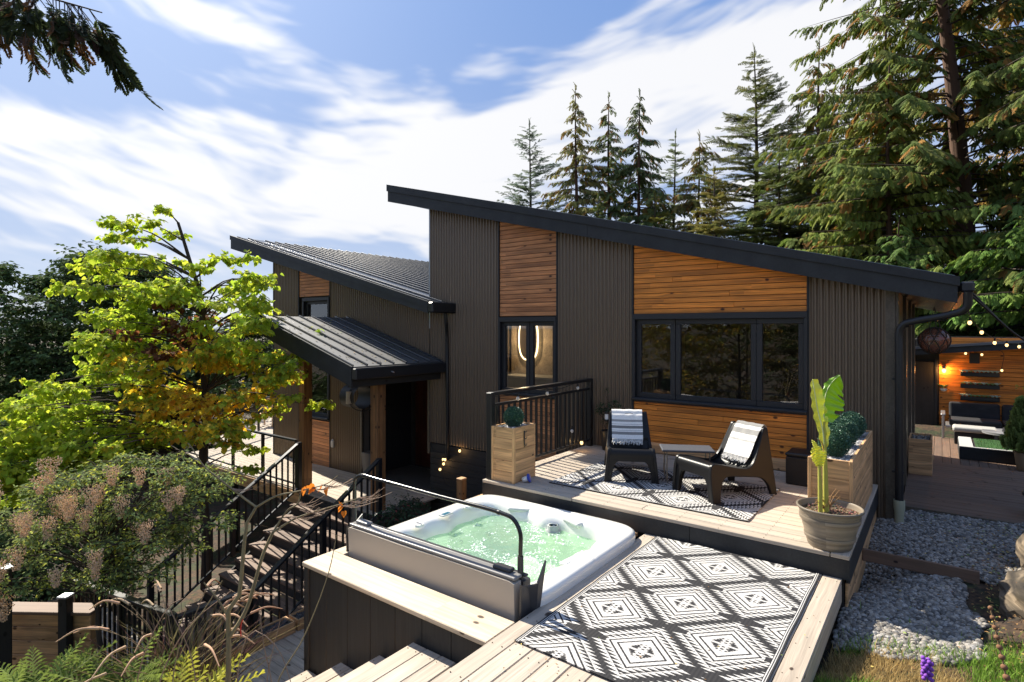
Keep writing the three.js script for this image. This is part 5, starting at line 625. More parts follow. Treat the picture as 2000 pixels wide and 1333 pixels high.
{ const g = { group: 'dark shrubs on the left', leaf: 0.19, per: 125, spread: 0.8, n: 130 };
  thicket('tall_shrub', 'dark leafy shrub at the left picture edge below the clouds', -28.6, -4.6, 4.6, 2.2, 701, privetCol, g); thicket('tall_shrub', 'dark leafy shrub, second from the left picture edge', -28.6, -7.2, 4.3, 1.9, 703, privetCol, g); thicket('tall_shrub', 'dark upright shrub just left of the yellowing tree', -25.8, -7.7, 5.2, 2.0, 705, privetCol, g); thicket('tall_shrub', 'dark shrub with thin shoots behind the yellowing tree', -25.5, -9.6, 5.0, 1.8, 707, privetCol, g);
  thicket('tall_shrub', 'low dark shrub under the left end of the yellowing tree', -19.5, -2.6, 0.2, 2.2, 709, privetCol, g); thicket('tall_shrub', 'dark shrub behind the porch glass balustrade', -22.5, -9.5, 1.9, 2.0, 711, privetCol, g); thicket('tall_shrub', 'olive shrub beyond the open side of the porch', -24.5, -13.2, 2.6, 2.4, 713, r => { const k = 0.5 + 0.8 * r(); return lin(0.09 * k, 0.12 * k, 0.045 * k); }, g);
  thicket('tall_shrub', 'dark shrub in the shade left of the stairs', -13.6, -3.2, -1.7, 1.5, 715, privetCol, { ...g, leaf: 0.1, spread: 0.5 });
  const far = { group: 'far trees down the slope', leaf: 0.3, per: 70, spread: 1.6, n: 60, cat: 'tree', trunkR: 0.2 }; thicket('distant_tree', 'distant round tree low at the left horizon', -70, -22, 2.5, 5, 721, r => lin(0.07, 0.10, 0.05), far); thicket('distant_tree', 'distant tree behind the left dark shrubs', -62, -38, 3, 5, 723, r => lin(0.07, 0.10, 0.05), far); thicket('distant_tree', 'distant tree seen past the porch corner', -66, -56, 2.4, 5, 725, r => lin(0.08, 0.11, 0.06), far);
  // behind the camera, mirrored in the wide window
  const bk = { group: 'garden trees behind the viewpoint', leaf: 0.14, per: 90, spread: 0.8, n: 90, cat: 'tree', trans: 0.4 }; const yel = r => { const k = 0.5 + 0.8 * r(); return r() < 0.35 ? lin(0.42 * k, 0.26 * k, 0.03) : lin(0.24 * k, 0.24 * k, 0.04); };
  thicket('garden_tree', 'yellow green garden tree mirrored in the middle window pane', -6.4, 6.8, 3.6, 2.0, 731, yel, bk); thicket('garden_tree', 'golden garden tree mirrored at left of the window', -8.6, 6.2, 3.4, 1.8, 733, yel, bk); thicket('garden_tree', 'dark green garden tree mirrored in right window pane', -3.2, 8.5, 4.2, 2.2, 735, privetCol, bk); thicket('garden_tree', 'tall dark garden tree far behind the viewpoint', -8, 14, 8, 4, 737, privetCol, bk);
  // behind the tub and by the wall
  thicket('rose_bush', 'dark green bush in shade between hot tub and porch', -6.75, -6.15, -0.75, 0.85, 741, r => { const k = 0.5 + 0.8 * r(); return r() < 0.06 ? lin(0.2, 0.05, 0.04) : lin(0.05 * k, 0.085 * k, 0.04 * k); }, { leaf: 0.06, per: 80, spread: 0.28, n: 70, trunkR: 0.02 });
  thicket('leafy_shrub', 'bright sunlit shrub behind the roof right of the tallest fir', -4.6, -27.5, 5.4, 2.0, 745, r => { const k = 0.6 + 0.7 * r(); return lin(0.22 * k, 0.32 * k, 0.05 * k); }, { leaf: 0.14, per: 60, spread: 0.7, n: 60, trans: 0.45, group: 'shrubs behind the house' }); thicket('leafy_shrub', 'yellowish shrub behind the roof below narrow cedars', -14.8, -30.5, 7.0, 2.0, 747, r => { const k = 0.6 + 0.7 * r(); return lin(0.30 * k, 0.26 * k, 0.05 * k); }, { leaf: 0.14, per: 60, spread: 0.7, n: 60, trans: 0.45, group: 'shrubs behind the house' }); }
{ // ocean spray: fine leaves and tan seed plumes
  const o = thing('ocean_spray_shrub', 'arching shrub with small leaves and dry tan flower plumes', 'shrub', [-7.75, -3.1, -2.35]), r = rngOf(801), cl = [], right = V(0.797, 0, -0.605), fwd = V(-0.605, 0, -0.797), S0 = 6.75 / 1104;
  const pt = (u, v, d) => V(0, 1.9 - (v - 642) * S0 + 3.1, 0).addScaledVector(right, (u - 275) * S0).addScaledVector(fwd, d);
  for (let i = 0; i < 130; i++) { const a = r() * 6.283, q = Math.sqrt(r()), u = 285 + 235 * q * Math.cos(a), v = 1010 + 115 * q * Math.sin(a) - 0.16 * (u - 285); const p = pt(u, v, (r() - 0.5) * 1.1); cl.push([p.x, p.y, p.z, 0.8 + 0.4 * r()]); }
  leafTree(o, [[0, 0, 0], [0.05, 0.9, 0], [0, 1.7, 0.05], [0, 2.4, 0]], 0.05, cl, ovalLeaf, foliage({ roughness: 0.3, transmission: 0.35 }), { seed: 802, leaf: 0.048, perClump: 125, spread: 0.24, hang: 0.1, flat: 1, limbR: 0.007, col: (r, p) => { const k = 0.6 + 0.8 * r(); return r() < 0.25 ? lin(0.52 * k, 0.54 * k, 0.09) : lin(0.23 * k, 0.30 * k, 0.10 * k); } });
  const mats = [], cols = [], bead = new THREE.IcosahedronGeometry(1, 0); for (const [u, v, s] of [[265, 880, 1], [250, 905, 0.6], [112, 935, 1], [130, 945, 0.6], [290, 940, 1.1], [270, 955, 1], [310, 935, 0.8], [330, 930, 0.8], [225, 970, 0.9], [235, 960, 0.7], [260, 980, 0.8], [170, 995, 0.9], [155, 1000, 0.7], [300, 975, 0.8], [430, 910, 0.8], [395, 900, 0.6], [450, 940, 0.8], [470, 930, 0.6], [100, 1085, 1], [85, 1075, 0.8], [130, 1070, 1], [150, 1060, 0.8], [185, 1050, 0.7], [145, 1120, 0.9], [160, 1130, 0.9], [100, 1110, 0.7], [350, 1030, 0.7], [280, 1060, 0.7], [330, 1060, 0.6], [380, 1010, 0.7], [420, 990, 0.8], [370, 950, 0.8], [345, 900, 0.7], [210, 1030, 0.8], [60, 1060, 0.6], [5, 1000, 0.9], [10, 960, 0.8]]) { const c = pt(u, v, -0.25 - 0.5 * r()), L = 0.17 * s + 0.06; for (let i = 0; i < 420 * s; i++) { const t = r(), a = r() * 6.283, q = L * (0.5 - 0.34 * t) * Math.sqrt(r()) * (0.6 + 0.8 * vnoise(a * 2.5, t * 6 + u)); const p = c.clone().add(V(q * Math.cos(a), -L * (t - 0.4) * 1.2, q * Math.sin(a))), k = 0.0032 + 0.0036 * r(); mats.push(new THREE.Matrix4().makeScale(k, k * 1.4, k).setPosition(p)); const b = 0.6 + 0.6 * r(); cols.push(lin(0.76 * b, 0.53 * b, 0.33 * b)); } }
  instanced(o, 'plumes', bead, S({ color: 0xffffff, roughness: 0.9 }), mats, cols); }
{ // bare stems close to the camera
  const stemM = S({ color: lin(0.40, 0.31, 0.15), map: speckle, roughness: 0.75 }), twigM = S({ color: lin(0.30, 0.19, 0.12), roughness: 0.7 });
  const o = thing('bare_shrub', 'bare pale brown branching stems with a few orange leaves in front', 'shrub', [0, 0, 0]);
  const L = [[[[-3.04, -1.55, -1.46], [-3.03, -0.6, -1.47], [-3.01, 0.24, -1.48], [-3.01, 0.41, -1.48], [-2.98, 0.45, -1.51], [-2.96, 0.57, -1.52], [-2.94, 0.79, -1.53], [-2.92, 0.93, -1.55], [-2.9, 0.95, -1.57]], 0.024, 0.008], [[[-2.9, 0.95, -1.57], [-2.96, 1.01, -1.52], [-3.05, 1.1, -1.45], [-3.12, 1.17, -1.4], [-3.17, 1.27, -1.36], [-3.19, 1.29, -1.35]], 0.0065, 0.0025], [[[-2.9, 0.95, -1.57], [-2.81, 1.01, -1.63], [-2.7, 1.04, -1.72], [-2.59, 1.08, -1.8], [-2.55, 1.12, -1.83]], 0.006, 0.002], [[[-3.01, 0.26, -1.48], [-2.97, 0.33, -1.51], [-2.94, 0.41, -1.54], [-2.91, 0.52, -1.56], [-2.86, 0.71, -1.59], [-2.82, 0.82, -1.62]], 0.011, 0.008], [[[-2.82, 0.82, -1.62], [-2.77, 0.93, -1.67], [-2.72, 0.97, -1.7], [-2.7, 1.04, -1.71]], 0.006, 0.003], [[[-2.82, 0.82, -1.62], [-2.73, 0.89, -1.69], [-2.64, 0.93, -1.77], [-2.53, 0.97, -1.85], [-2.46, 1.0, -1.9]], 0.006, 0.002], [[[-2.83, -0.9, -1.62], [-2.81, -0.01, -1.63], [-2.7, 0.25, -1.72], [-2.59, 0.6, -1.8], [-2.56, 0.8, -1.83]], 0.006, 0.002], [[[-3.3, -1.0, -1.3], [-3.22, 0.21, -1.32], [-3.11, 0.41, -1.4], [-3.04, 0.56, -1.46]], 0.006, 0.0025], [[[-2.83, -1, -1.62], [-2.83, -0.01, -1.62], [-2.86, 0.22, -1.59], [-2.88, 0.38, -1.58]], 0.005, 0.002], [[[-3.35, -1.0, -1.2], [-3.3, 0.0, -1.25], [-3.2, 0.3, -1.35], [-3.02, 0.5, -1.5]], 0.005, 0.002], [[[-3.15, -1.0, -1.4], [-3.2, 0.1, -1.38], [-3.32, 0.42, -1.3]], 0.004, 0.002], [[[-2.75, -1.0, -1.6], [-2.85, 0.0, -1.6], [-2.80, 0.35, -1.65]], 0.004, 0.0015], [[[-3.45, -1.1, -1.2], [-3.42, 0.05, -1.2], [-3.28, 0.42, -1.3], [-3.22, 0.46, -1.34]], 0.005, 0.002], [[[-3.01, 0.36, -1.48], [-3.06, 0.47, -1.44], [-3.12, 0.55, -1.40]], 0.006, 0.003], [[[-2.9, -0.9, -1.5], [-2.95, 0.1, -1.5], [-2.9, 0.3, -1.55], [-2.78, 0.22, -1.62], [-2.70, 0.02, -1.66]], 0.004, 0.002]];
  for (const [p, a, b] of L) part(o, 'stem', taper(p, a, b, 26, 7), a > 0.0055 ? stemM : twigM);
  const r = rngOf(821), tips = [[-2.62, 1.07, -1.78], [-2.66, 1.05, -1.75], [-2.56, 0.96, -1.83], [-2.5, 0.98, -1.87], [-2.47, 1.0, -1.9], [-2.72, 0.97, -1.7], [-3.0, 1.05, -1.49], [-2.75, 0.9, -1.68], [-2.70, 0.94, -1.70]], Tw = []; for (const q of tips) for (let k = 0; k < 4; k++) { const d = V(0.797 * (0.6 + r()), 0.25 * (r() - 0.35), -0.605 * (0.6 + r())).multiplyScalar(0.10 + 0.06 * r()), p = V(...q); Tw.push(taper([p, p.clone().addScaledVector(d, 0.5).add(V(0, -0.012, 0)), p.clone().add(d).add(V(0, 0.012 + 0.02 * r(), 0))], 0.002, 0.001, 5, 4)); } part(o, 'twigs', merge(Tw), twigM);
  const lm = foliage({ color: lin(0.75, 0.24, 0.03), transmission: 0.45, roughness: 0.6 }), add = (p, d, s) => { const m = part(o, 'leaf', heartLeaf, lm); m.applyMatrix4(place(V(...p), V(...d), r() * 2 - 1, s)); }; for (let k = 0; k < 5; k++) add([-2.70 + 0.03 * k * 0.8, 1.055 + 0.012 * (k % 2), -1.72 - 0.02 * k], [r() - 0.5, -0.6, r() - 0.5], 0.045); for (let k = 0; k < 3; k++) add([-2.545 + 0.015 * k, 0.975 - 0.02 * k, -1.84], [r() - 0.5, -0.8, r() - 0.5], 0.032);
  const s = solo('flag_tape', tubeGeo([[-2.945, 0.36, -1.52], [-2.955, 0.32, -1.515], [-2.952, 0.27, -1.515]], 0.0035, 10, 5), S({ color: lin(0.7, 0.03, 0.02), roughness: 0.5 }), 'thin red marker tape tied to a bare stem', 'tape'); }
// ferns, fountain grass, lawn, flowers
const fernG = (() => { const T = [], n = 16; for (let i = 0; i < n; i++) { const t = (i + 0.5) / n, y = 0.42 * t - 0.55 * t * t, z = t, w = 0.20 * Math.sin(Math.PI * Math.min(1, t * 0.85 + 0.15)) + 0.01; for (const s of [-1, 1]) { const a = [0, y, z], b = [s * w, y - 0.03, z + 0.10], c = [0, y - 0.012, z + 0.045], d = [s * w * 0.55, y + 0.005, z + 0.10]; T.push([...a, ...d, ...c], [...c, ...d, ...b]); } } return flatGeo(T); })();
function fern(x, z, label, seed, col, s = 0.7, n = 22, y) { const gy = y ?? groundY(x, z), o = thing('fern', label, 'fern', [x, gy, z], 0, 'ferns in the foreground'), r = rngOf(seed), mats = [], cols = []; for (let i = 0; i < n; i++) { const a = i / n * 6.283 + r() * 0.4, up = 0.35 + 0.9 * r(); mats.push(place(V(0.03 * Math.cos(a), 0.02, 0.03 * Math.sin(a)), V(Math.cos(a), up, Math.sin(a)), 0, s * (0.7 + 0.5 * r()))); const k = 0.7 + 0.6 * r(); cols.push(lin(col[0] * k, col[1] * k, col[2] * k)); } instanced(o, 'fronds', fernG, foliage({ transmission: 0.45, roughness: 0.45 }), mats, cols); const rt = part(o, 'crown_root', new THREE.IcosahedronGeometry(0.05, 1), barkM, [0, 0, 0]); return rt; }
{ const Y = [0.46, 0.46, 0.07], Gn = [0.24, 0.31, 0.07]; const spots = [[-4.1, -0.75, 'yellow green fern at the bottom, below the fountain grass', Y], [-4.7, -1.0, 'broad yellow fern, second from left at the bottom edge', Y], [-5.3, -0.9, 'green fern at the bottom left corner', Gn], [-5.0, -1.5, 'green fern in front of the black garden fence', Gn], [-5.8, -1.3, 'dark fern at left edge below the big post', Gn], [-4.45, -1.75, 'yellow fern beside the long pebble trough', Y], [-3.7, -1.15, 'yellow fern under the bare stems', Y], [-5.5, -1.75, 'green fern left of the garden fence post', Gn], [-4.0, -1.5, 'pale fern between bare stems and trough', Y], [-6.2, -0.9, 'green fern at the far left picture edge', Gn]];
  spots.forEach(([x, z, l, c], i) => fern(x, z, l, 900 + i, c, 0.44 + 0.07 * (i % 3), 38, -1.02 - 0.10 * (-x - 3.5) - 0.08 * (i % 2))); }
{ const o = thing('fountain_grass', 'purple brown fountain grass with arching feathery heads', 'ornamental grass', [-5.35, -1.75, -2.2]), r = rngOf(951), F = [], mats = [], cols = []; const bl = flatGeo([[-0.012, 0, 0, 0.012, 0, 0, 0.008, 0.75, 0.35], [-0.012, 0, 0, 0.008, 0.75, 0.35, -0.008, 0.75, 0.35], [-0.008, 0.75, 0.35, 0.008, 0.75, 0.35, 0, 1.0, 0.75]]); const q = new THREE.Quaternion();
  for (let i = 0; i < 620; i++) { q.setFromEuler(new THREE.Euler((r() - 0.5) * 0.9, r() * 6.283, (r() - 0.5) * 0.9)); const s = 0.55 + 0.5 * r(); mats.push(new THREE.Matrix4().compose(V((r() - 0.5) * 0.35, 0, (r() - 0.5) * 0.35), q.clone(), V(s * 0.55, s, s))); const k = 0.5 + 0.8 * r(); cols.push(r() < 0.4 ? lin(0.16 * k, 0.075 * k, 0.06 * k) : lin(0.24 * k, 0.19 * k, 0.07 * k)); } instanced(o, 'blades', bl, foliage({ transmission: 0.3 }), mats, cols);
  for (let i = 0; i < 26; i++) { const a = r() * 6.283, d = 0.45 + 0.5 * r(), h = 0.95 + 0.3 * r(); F.push(taper([[0, 0.2, 0], [0.35 * d * Math.cos(a), h * 0.8, 0.35 * d * Math.sin(a)], [0.75 * d * Math.cos(a), h, 0.75 * d * Math.sin(a)]], 0.002, 0.002, 8, 4)); const hd = part(o, 'seed_head', taper([[0.72 * d * Math.cos(a), h * 0.99, 0.72 * d * Math.sin(a)], [0.9 * d * Math.cos(a), h * 1.01, 0.9 * d * Math.sin(a)], [1.08 * d * Math.cos(a), h * 0.95, 1.08 * d * Math.sin(a)]], 0.013, 0.004, 8, 6), S({ color: lin(0.42 + 0.12 * r(), 0.31, 0.19), roughness: 1 })); } part(o, 'stalks', merge(F), S({ color: lin(0.25, 0.17, 0.09), roughness: 0.8 })); }
// low mounded ground cover that carries the ferns and hides the slope
{ const r = rngOf(961), mats = [], cols = []; for (let i = 0; i < 26000; i++) { const x = lerp(-8.2, -1.9, r()), z = lerp(-2.7, 0.6, r()); const y = Math.max(groundY(x, z), -2.4) + 0.05 + 0.35 * r() * fbm(x * 2, z * 2, 2); const a = r() * 6.283; mats.push(place(V(x, y, z), V(Math.cos(a), 0.5 * (r() - 0.3), Math.sin(a)), (r() - 0.5) * 2, 0.05 + 0.07 * r())); const k = 0.4 + 0.9 * r(); cols.push(r() < 0.3 ? lin(0.26 * k, 0.28 * k, 0.05) : lin(0.08 * k, 0.13 * k, 0.04 * k)); } const g = instanced(scene, numbered('ground_cover'), ovalLeaf, foliage({ transmission: 0.35 }), mats, cols); tag(g, 'mixed low green ground cover on the slope in front', 'ground cover'); }

// ---------- gravel, lawn, rocks on the right ----------
{ const bed = (name, x0, x1, z0, z1, n, seed, cond, s0, s1) => { const r = rngOf(seed), o = new THREE.Group(); const m = pebbles(scene, numbered(name), n, seed, r => { const x = lerp(x0, x1, r()), z = lerp(z0, z1, r()); if (!cond(x, z)) return null; return [x, groundY(x, z) + 0.006 + 0.022 * r(), z]; }, s0, s1, greyStone); return m; };
  const edge = z => 0.46 + 0.06 * Math.sin(z * 1.3) + (z < -7 ? 0.3 : 0.04 * (z + 5.4));
  tag(bed('gravel', -0.64, 1.5, -8.74, -6.6, 15000, 1001, (x, z) => x < edge(z) + 0.25, 0.013, 0.027), 'grey river gravel strip in house shade below the drainpipe', 'gravel');
  tag(bed('gravel', -0.66, 0.7, -6.57, -4.35, 13000, 1002, (x, z) => x < edge(z) - 0.05 - 0.25 * fbm(x * 3, z * 3, 2) + (z > -4.9 ? -0.5 * (z + 4.9) : 0) && z < -4.88 - 0.3 * (fbm(x * 4 + 3, 1, 2) - 0.5), 0.014, 0.030), 'grey river gravel beside the lower deck, half in sun', 'gravel');
  const eb = thing('edging_board', 'weathered brown edging board lying across the gravel', 'edging board', [-0.17, -0.345, -6.585]); part(eb, 'board', cbox(0.9, 0.12, 0.03, 0.004, 2), brownDeckM[1], [0, 0, 0]); part(eb, 'stake', cbox(0.03, 0.25, 0.03, 0.003), brownDeckM[2], [0.40, -0.06, -0.032]);
  // lawn
  const blade = flatGeo([[-0.03, 0, 0, 0.03, 0, 0, 0.02, 0.55, 0.12], [-0.03, 0, 0, 0.02, 0.55, 0.12, -0.02, 0.55, 0.12], [-0.02, 0.55, 0.12, 0.02, 0.55, 0.12, 0, 1, 0.42]]), q = new THREE.Quaternion(), e = new THREE.Euler(), r = rngOf(1011), mats = [], cols = [];
  for (let i = 0; i < 52000; i++) { const x = lerp(-0.66, 1.3, r()), z = lerp(-5.5, -2.2, r()), dens = sstep(-5.1, -4.6, z + 0.5 * (x > 0.2 ? 0.3 : 0) + 0.5 * (fbm(x * 3, z * 3, 2) - 0.5)); if (r() > dens + 0.02) continue; const green = fbm(x * 2.2 + 7, z * 2.2, 3) + 0.22 * sstep(-0.3, 0.5, x) - 0.08; e.set((r() - 0.5) * 0.9, r() * 6.283, (r() - 0.5) * 0.9); const s = 0.045 + 0.055 * r() * (green > 0.5 ? 1.3 : 0.8); mats.push(new THREE.Matrix4().compose(V(x, groundY(x, z) - 0.005, z), q.setFromEuler(e).clone(), V(s * 1.1, s, s))); const k = 0.6 + 0.7 * r(); cols.push(r() < sstep(0.40, 0.58, green) ? lin(0.20 * k, 0.33 * k, 0.045 * k) : lin(0.50 * k, 0.36 * k, 0.15 * k)); }
  tag(instanced(scene, numbered('lawn_grass'), blade, foliage({ transmission: 0.4, roughness: 0.6 }), mats, cols), 'patchy lawn of green and straw coloured grass in the near corner', 'grass');
  // rock outcrop
  const rockTex = tex(512, 512, (u, v) => { const n = fbm(u * 10, v * 30, 5), m = fbm(u * 5 + 3, v * 5, 4), k = 0.45 + 0.9 * (n - 0.5) + 0.4 * (m - 0.5), ms = sstep(0.55, 0.65, fbm(u * 9 + 30, v * 9, 4)); return [lerp(k, 0.30, ms * 0.5), lerp(k * 0.93, 0.26, ms * 0.5), lerp(k * 0.84, 0.16, ms * 0.5)]; }); rockTex.repeat.set(1, 1);
  const rock = (x, y, z, sx, sy, sz, seed, label) => { const g = new THREE.IcosahedronGeometry(1, 5), P = g.attributes.position; for (let k = 0; k < P.count; k++) { const a = V(P.getX(k), P.getY(k), P.getZ(k)), st = Math.floor((a.y + 0.35 * a.x) * 4 + seed) , n = 0.75 + 0.5 * (fbm(a.x * 1.6 + seed, a.z * 1.6 + a.y * 2.2, 4) - 0.3) + 0.09 * (vnoise(st * 3.1, a.x * 3) - 0.5) + 0.12 * (fbm(a.x * 7 + seed, a.y * 11 + a.z * 6, 3) - 0.5); P.setXYZ(k, a.x * n * sx, a.y * n * sy, a.z * n * sz); } g.computeVertexNormals(); const m = solo('rock_outcrop', g, S({ color: lin(0.46, 0.41, 0.34), map: rockTex, roughness: 0.9 }), label, 'rock', 'rocks at the right'); m.position.set(x, y, z); };
  rock(0.86, -0.28, -5.95, 0.58, 0.36, 0.62, 3, 'pale weathered rock at the right edge beside the gravel'); rock(1.05, -0.2, -7.05, 0.62, 0.45, 0.75, 8, 'dark rock bank in shade right of the gravel'); rock(0.78, -0.36, -5.15, 0.42, 0.22, 0.42, 12, 'low rock at right edge above the lawn');
  // weeds and flowers close to the lens
  const fl = thing('lavender_sprig', 'purple lavender flower head rising at the bottom edge', 'flower', [-0.03, 0.05, -1.98]); const pm = S({ color: lin(0.22, 0.06, 0.42), roughness: 0.8 }); part(fl, 'stalk', taper([[0.01, 0, 0], [0.005, 0.5, 0], [0, 0.87, 0]], 0.003, 0.002, 8, 5), S({ color: lin(0.16, 0.22, 0.08), roughness: 0.8 }));
  for (let i = 0; i < 26; i++) { const a = i * 2.4, h = 0.86 + i * 0.0022; part(fl, 'floret', new THREE.IcosahedronGeometry(0.006, 1), pm, [0.010 * Math.cos(a), h, 0.010 * Math.sin(a)]); }
  const sd = thing('dry_seed_stalk', 'dry brown seed stalk leaning in at the right bottom corner', 'plant stalk', [0.16, 0.1, -1.55]); part(sd, 'stalk', taper([[0.02, 0, 0], [0.0, 0.5, 0], [-0.04, 1.0, -0.02], [-0.075, 1.2, -0.04]], 0.003, 0.0015, 12, 5), S({ color: lin(0.22, 0.14, 0.07), roughness: 0.9 })); for (let i = 0; i < 12; i++) part(sd, 'seed_whorl', new THREE.IcosahedronGeometry(0.008 - 0.0003 * i, 1), S({ color: lin(0.20, 0.10, 0.05), roughness: 1 }), [-0.035 - 0.0036 * i, 0.99 + 0.019 * i, -0.018 - 0.002 * i]); }

// ---------- courtyard behind the house ----------
{ const ZS = -18.2, shed = thing('garden_shed', 'orange timber clad shed with low black roof behind the house', 'shed');
  const back = part(shed, 'wall', cbox(5.0, 2.5, 0.12, 0.003), stainM, [2.0, 0.44, ZS - 0.09]); const r = rngOf(1101);
  for (let i = 0; i < 23; i++) part(back, 'board', cbox(4.5, 0.098, 0.02, 0.003, i % 7), sidingM[Math.floor(r() * 5)], [0.22, -1.19 + (i + 0.5) * 0.105, 0.07]);
  part(shed, 'side_wall', cbox(0.1, 2.4, 3.0, 0.003), stainM, [-0.52, 0.42, ZS - 1.6]); part(shed, 'back_wall', cbox(5, 2.4, 0.1, 0.003), stainM, [2.0, 0.42, ZS - 3.1]);
  const rf = part(shed, 'roof', extr([[-0.9, 1.40], [4.6, 1.93], [4.6, 2.08], [-0.9, 1.55]], 4.3), roofM, [0, -0.16, ZS - 3.5]); part(rf, 'fascia', extr([[-0.92, 1.36], [4.62, 1.89], [4.62, 2.07], [-0.92, 1.54]], 0.03), fasciaM, [0, 0, 4.302]); part(rf, 'drip_edge', extr([[-0.94, 1.50], [4.64, 2.03], [4.64, 2.09], [-0.94, 1.56]], 0.05), S({ color: lin(0.14, 0.15, 0.17), roughness: 0.3, metalness: 0.6 }), [0, 0, 4.32]);
  const dr = part(shed, 'door', cbox(0.42, 1.82, 0.05, 0.004), stainM, [-0.33, 0.13, ZS + 0.03]); part(dr, 'frame', cbox(0.05, 1.88, 0.07, 0.004), frameM, [0.235, 0.02, 0]); part(shed, 'vent', cbox(0.2, 0.26, 0.08, 0.006), frameM, [0.67, 1.16, ZS + 0.05]);
  for (const [y, l, s] of [[0.76, 'topmost black trough of succulents on the shed wall', 1], [0.46, 'middle black trough of succulents on the shed wall', 2], [0.155, 'lowest black trough of succulents on the shed wall', 3]]) { const t = thing('wall_trough', l, 'wall planter', [0.77, y, ZS + 0.08], 0, 'wall troughs on the shed'); part(t, 'trough', cbox(0.75, 0.10, 0.13, 0.008), blackM, [0, 0, 0]); const q = rngOf(1110 + s); for (let i = 0; i < 9; i++) { const big = q(), m = []; for (let k = 0; k < 9; k++) { const a = k * 2.4; const g = ovalLeaf.clone(); g.applyMatrix4(place(V(0, 0, 0), V(Math.cos(a), 0.9, Math.sin(a)), 0, 0.075 + 0.04 * big)); m.push(g); } part(t, 'succulent', merge(m), S({ color: big > 0.5 ? lin(0.60, 0.78, 0.70) : lin(0.26, 0.48, 0.22), roughness: 0.6, side: THREE.DoubleSide }), [-0.33 + i * 0.082, 0.045, 0.01]); } }
  const lp = thing('wall_lamp', 'lit caged glass wall lamp on the orange shed', 'lamp', [0.07, 0.84, ZS + 0.02]); part(lp, 'bracket', cbox(0.06, 0.05, 0.1, 0.008), S({ color: lin(0.3, 0.3, 0.3), metalness: 0.8, roughness: 0.4 }), [0, 0.08, 0.05]); part(lp, 'cap', new THREE.CylinderGeometry(0.045, 0.05, 0.05, 16), S({ color: lin(0.3, 0.3, 0.3), metalness: 0.8, roughness: 0.4 }), [0, 0.06, 0.1]); part(lp, 'bulb', new THREE.SphereGeometry(0.042, 16, 12), S({ color: 0x331a08, emissive: lin(1, 0.55, 0.18), emissiveIntensity: 3 }), [0, -0.01, 0.1]).scale.set(1, 1.4, 1);
  const pl = new THREE.PointLight(lin(1, 0.45, 0.13), 0.7); pl.position.set(0, -0.01, 0.1); pl.castShadow = true; lp.add(pl);
  const wp = thing('wall_pot', 'white half pot with spiky plant under the wall lamp', 'plant pot', [0.06, 0.34, ZS + 0.07]); part(wp, 'pot', new THREE.SphereGeometry(0.075, 16, 8, 0, 6.283, Math.PI / 2, Math.PI / 2), S({ color: lin(0.7, 0.7, 0.68), roughness: 0.5, side: THREE.DoubleSide }), [0, 0.03, 0]); { const m = []; const q = rngOf(1130); for (let k = 0; k < 16; k++) { const g = ovalLeaf.clone(); g.scale(0.4, 1, 1); const a = q() * 6.28; g.applyMatrix4(place(V(0, 0, 0), V(Math.cos(a), 1.0, Math.sin(a)), 0, 0.14 + 0.06 * q())); m.push(g); } part(wp, 'leaves', merge(m), S({ color: lin(0.14, 0.26, 0.08), roughness: 0.6, side: THREE.DoubleSide }), [0, 0.03, 0]); }
  const so = thing('outdoor_sofa', 'dark cushioned outdoor sofa with metal frame against the shed', 'sofa', [1.15, -0.75, -17.55]); const cu = S({ color: lin(0.030, 0.031, 0.036), map: speckle, roughness: 0.9 }), al = S({ color: lin(0.42, 0.42, 0.42), metalness: 0.7, roughness: 0.35 });
  for (const x of [-0.5, 0.5]) { part(so, 'seat_cushion', new RoundedBoxGeometry(0.97, 0.16, 0.72, 3, 0.05), cu, [x, 0.40, 0.05]); part(so, 'back_cushion', new RoundedBoxGeometry(0.97, 0.42, 0.17, 3, 0.06), cu, [x, 0.62, -0.30], [-0.15, 0, 0]); } part(so, 'frame', cbox(2.1, 0.06, 0.8, 0.008), al, [0, 0.29, 0]); for (const x of [-1.1, 1.1]) { part(so, 'arm', cbox(0.09, 0.03, 0.8, 0.008), al, [x, 0.57, 0]); for (const z of [-0.37, 0.37]) part(so, 'leg', cbox(0.05, 0.57, 0.05, 0.006), z > 0 ? al : blackM, [x, 0.285, z]); }
  const ot = thing('ottoman', 'pale topped low ottoman in front of the outdoor sofa', 'ottoman', [0.62, -0.75, -16.7]); part(ot, 'cushion', new RoundedBoxGeometry(0.8, 0.12, 0.5, 3, 0.05), S({ color: lin(0.4, 0.39, 0.36), roughness: 0.9 }), [0, 0.34, 0]); part(ot, 'base', cbox(0.74, 0.27, 0.44, 0.008), blackM, [0, 0.14, 0]);
  const ct = thing('round_table', 'round grey fire table in front of the sofa', 'table', [1.15, -0.75, -16.35]); part(ct, 'top', new THREE.CylinderGeometry(0.42, 0.42, 0.05, 36), S({ color: lin(0.30, 0.30, 0.31), map: speckle, roughness: 0.6 }), [0, 0.37, 0]); part(ct, 'pedestal', new THREE.CylinderGeometry(0.22, 0.28, 0.345, 24), blackM, [0, 0.172, 0]); part(ct, 'burner', new THREE.CylinderGeometry(0.06, 0.08, 0.09, 16), blackM, [0, 0.44, 0]);
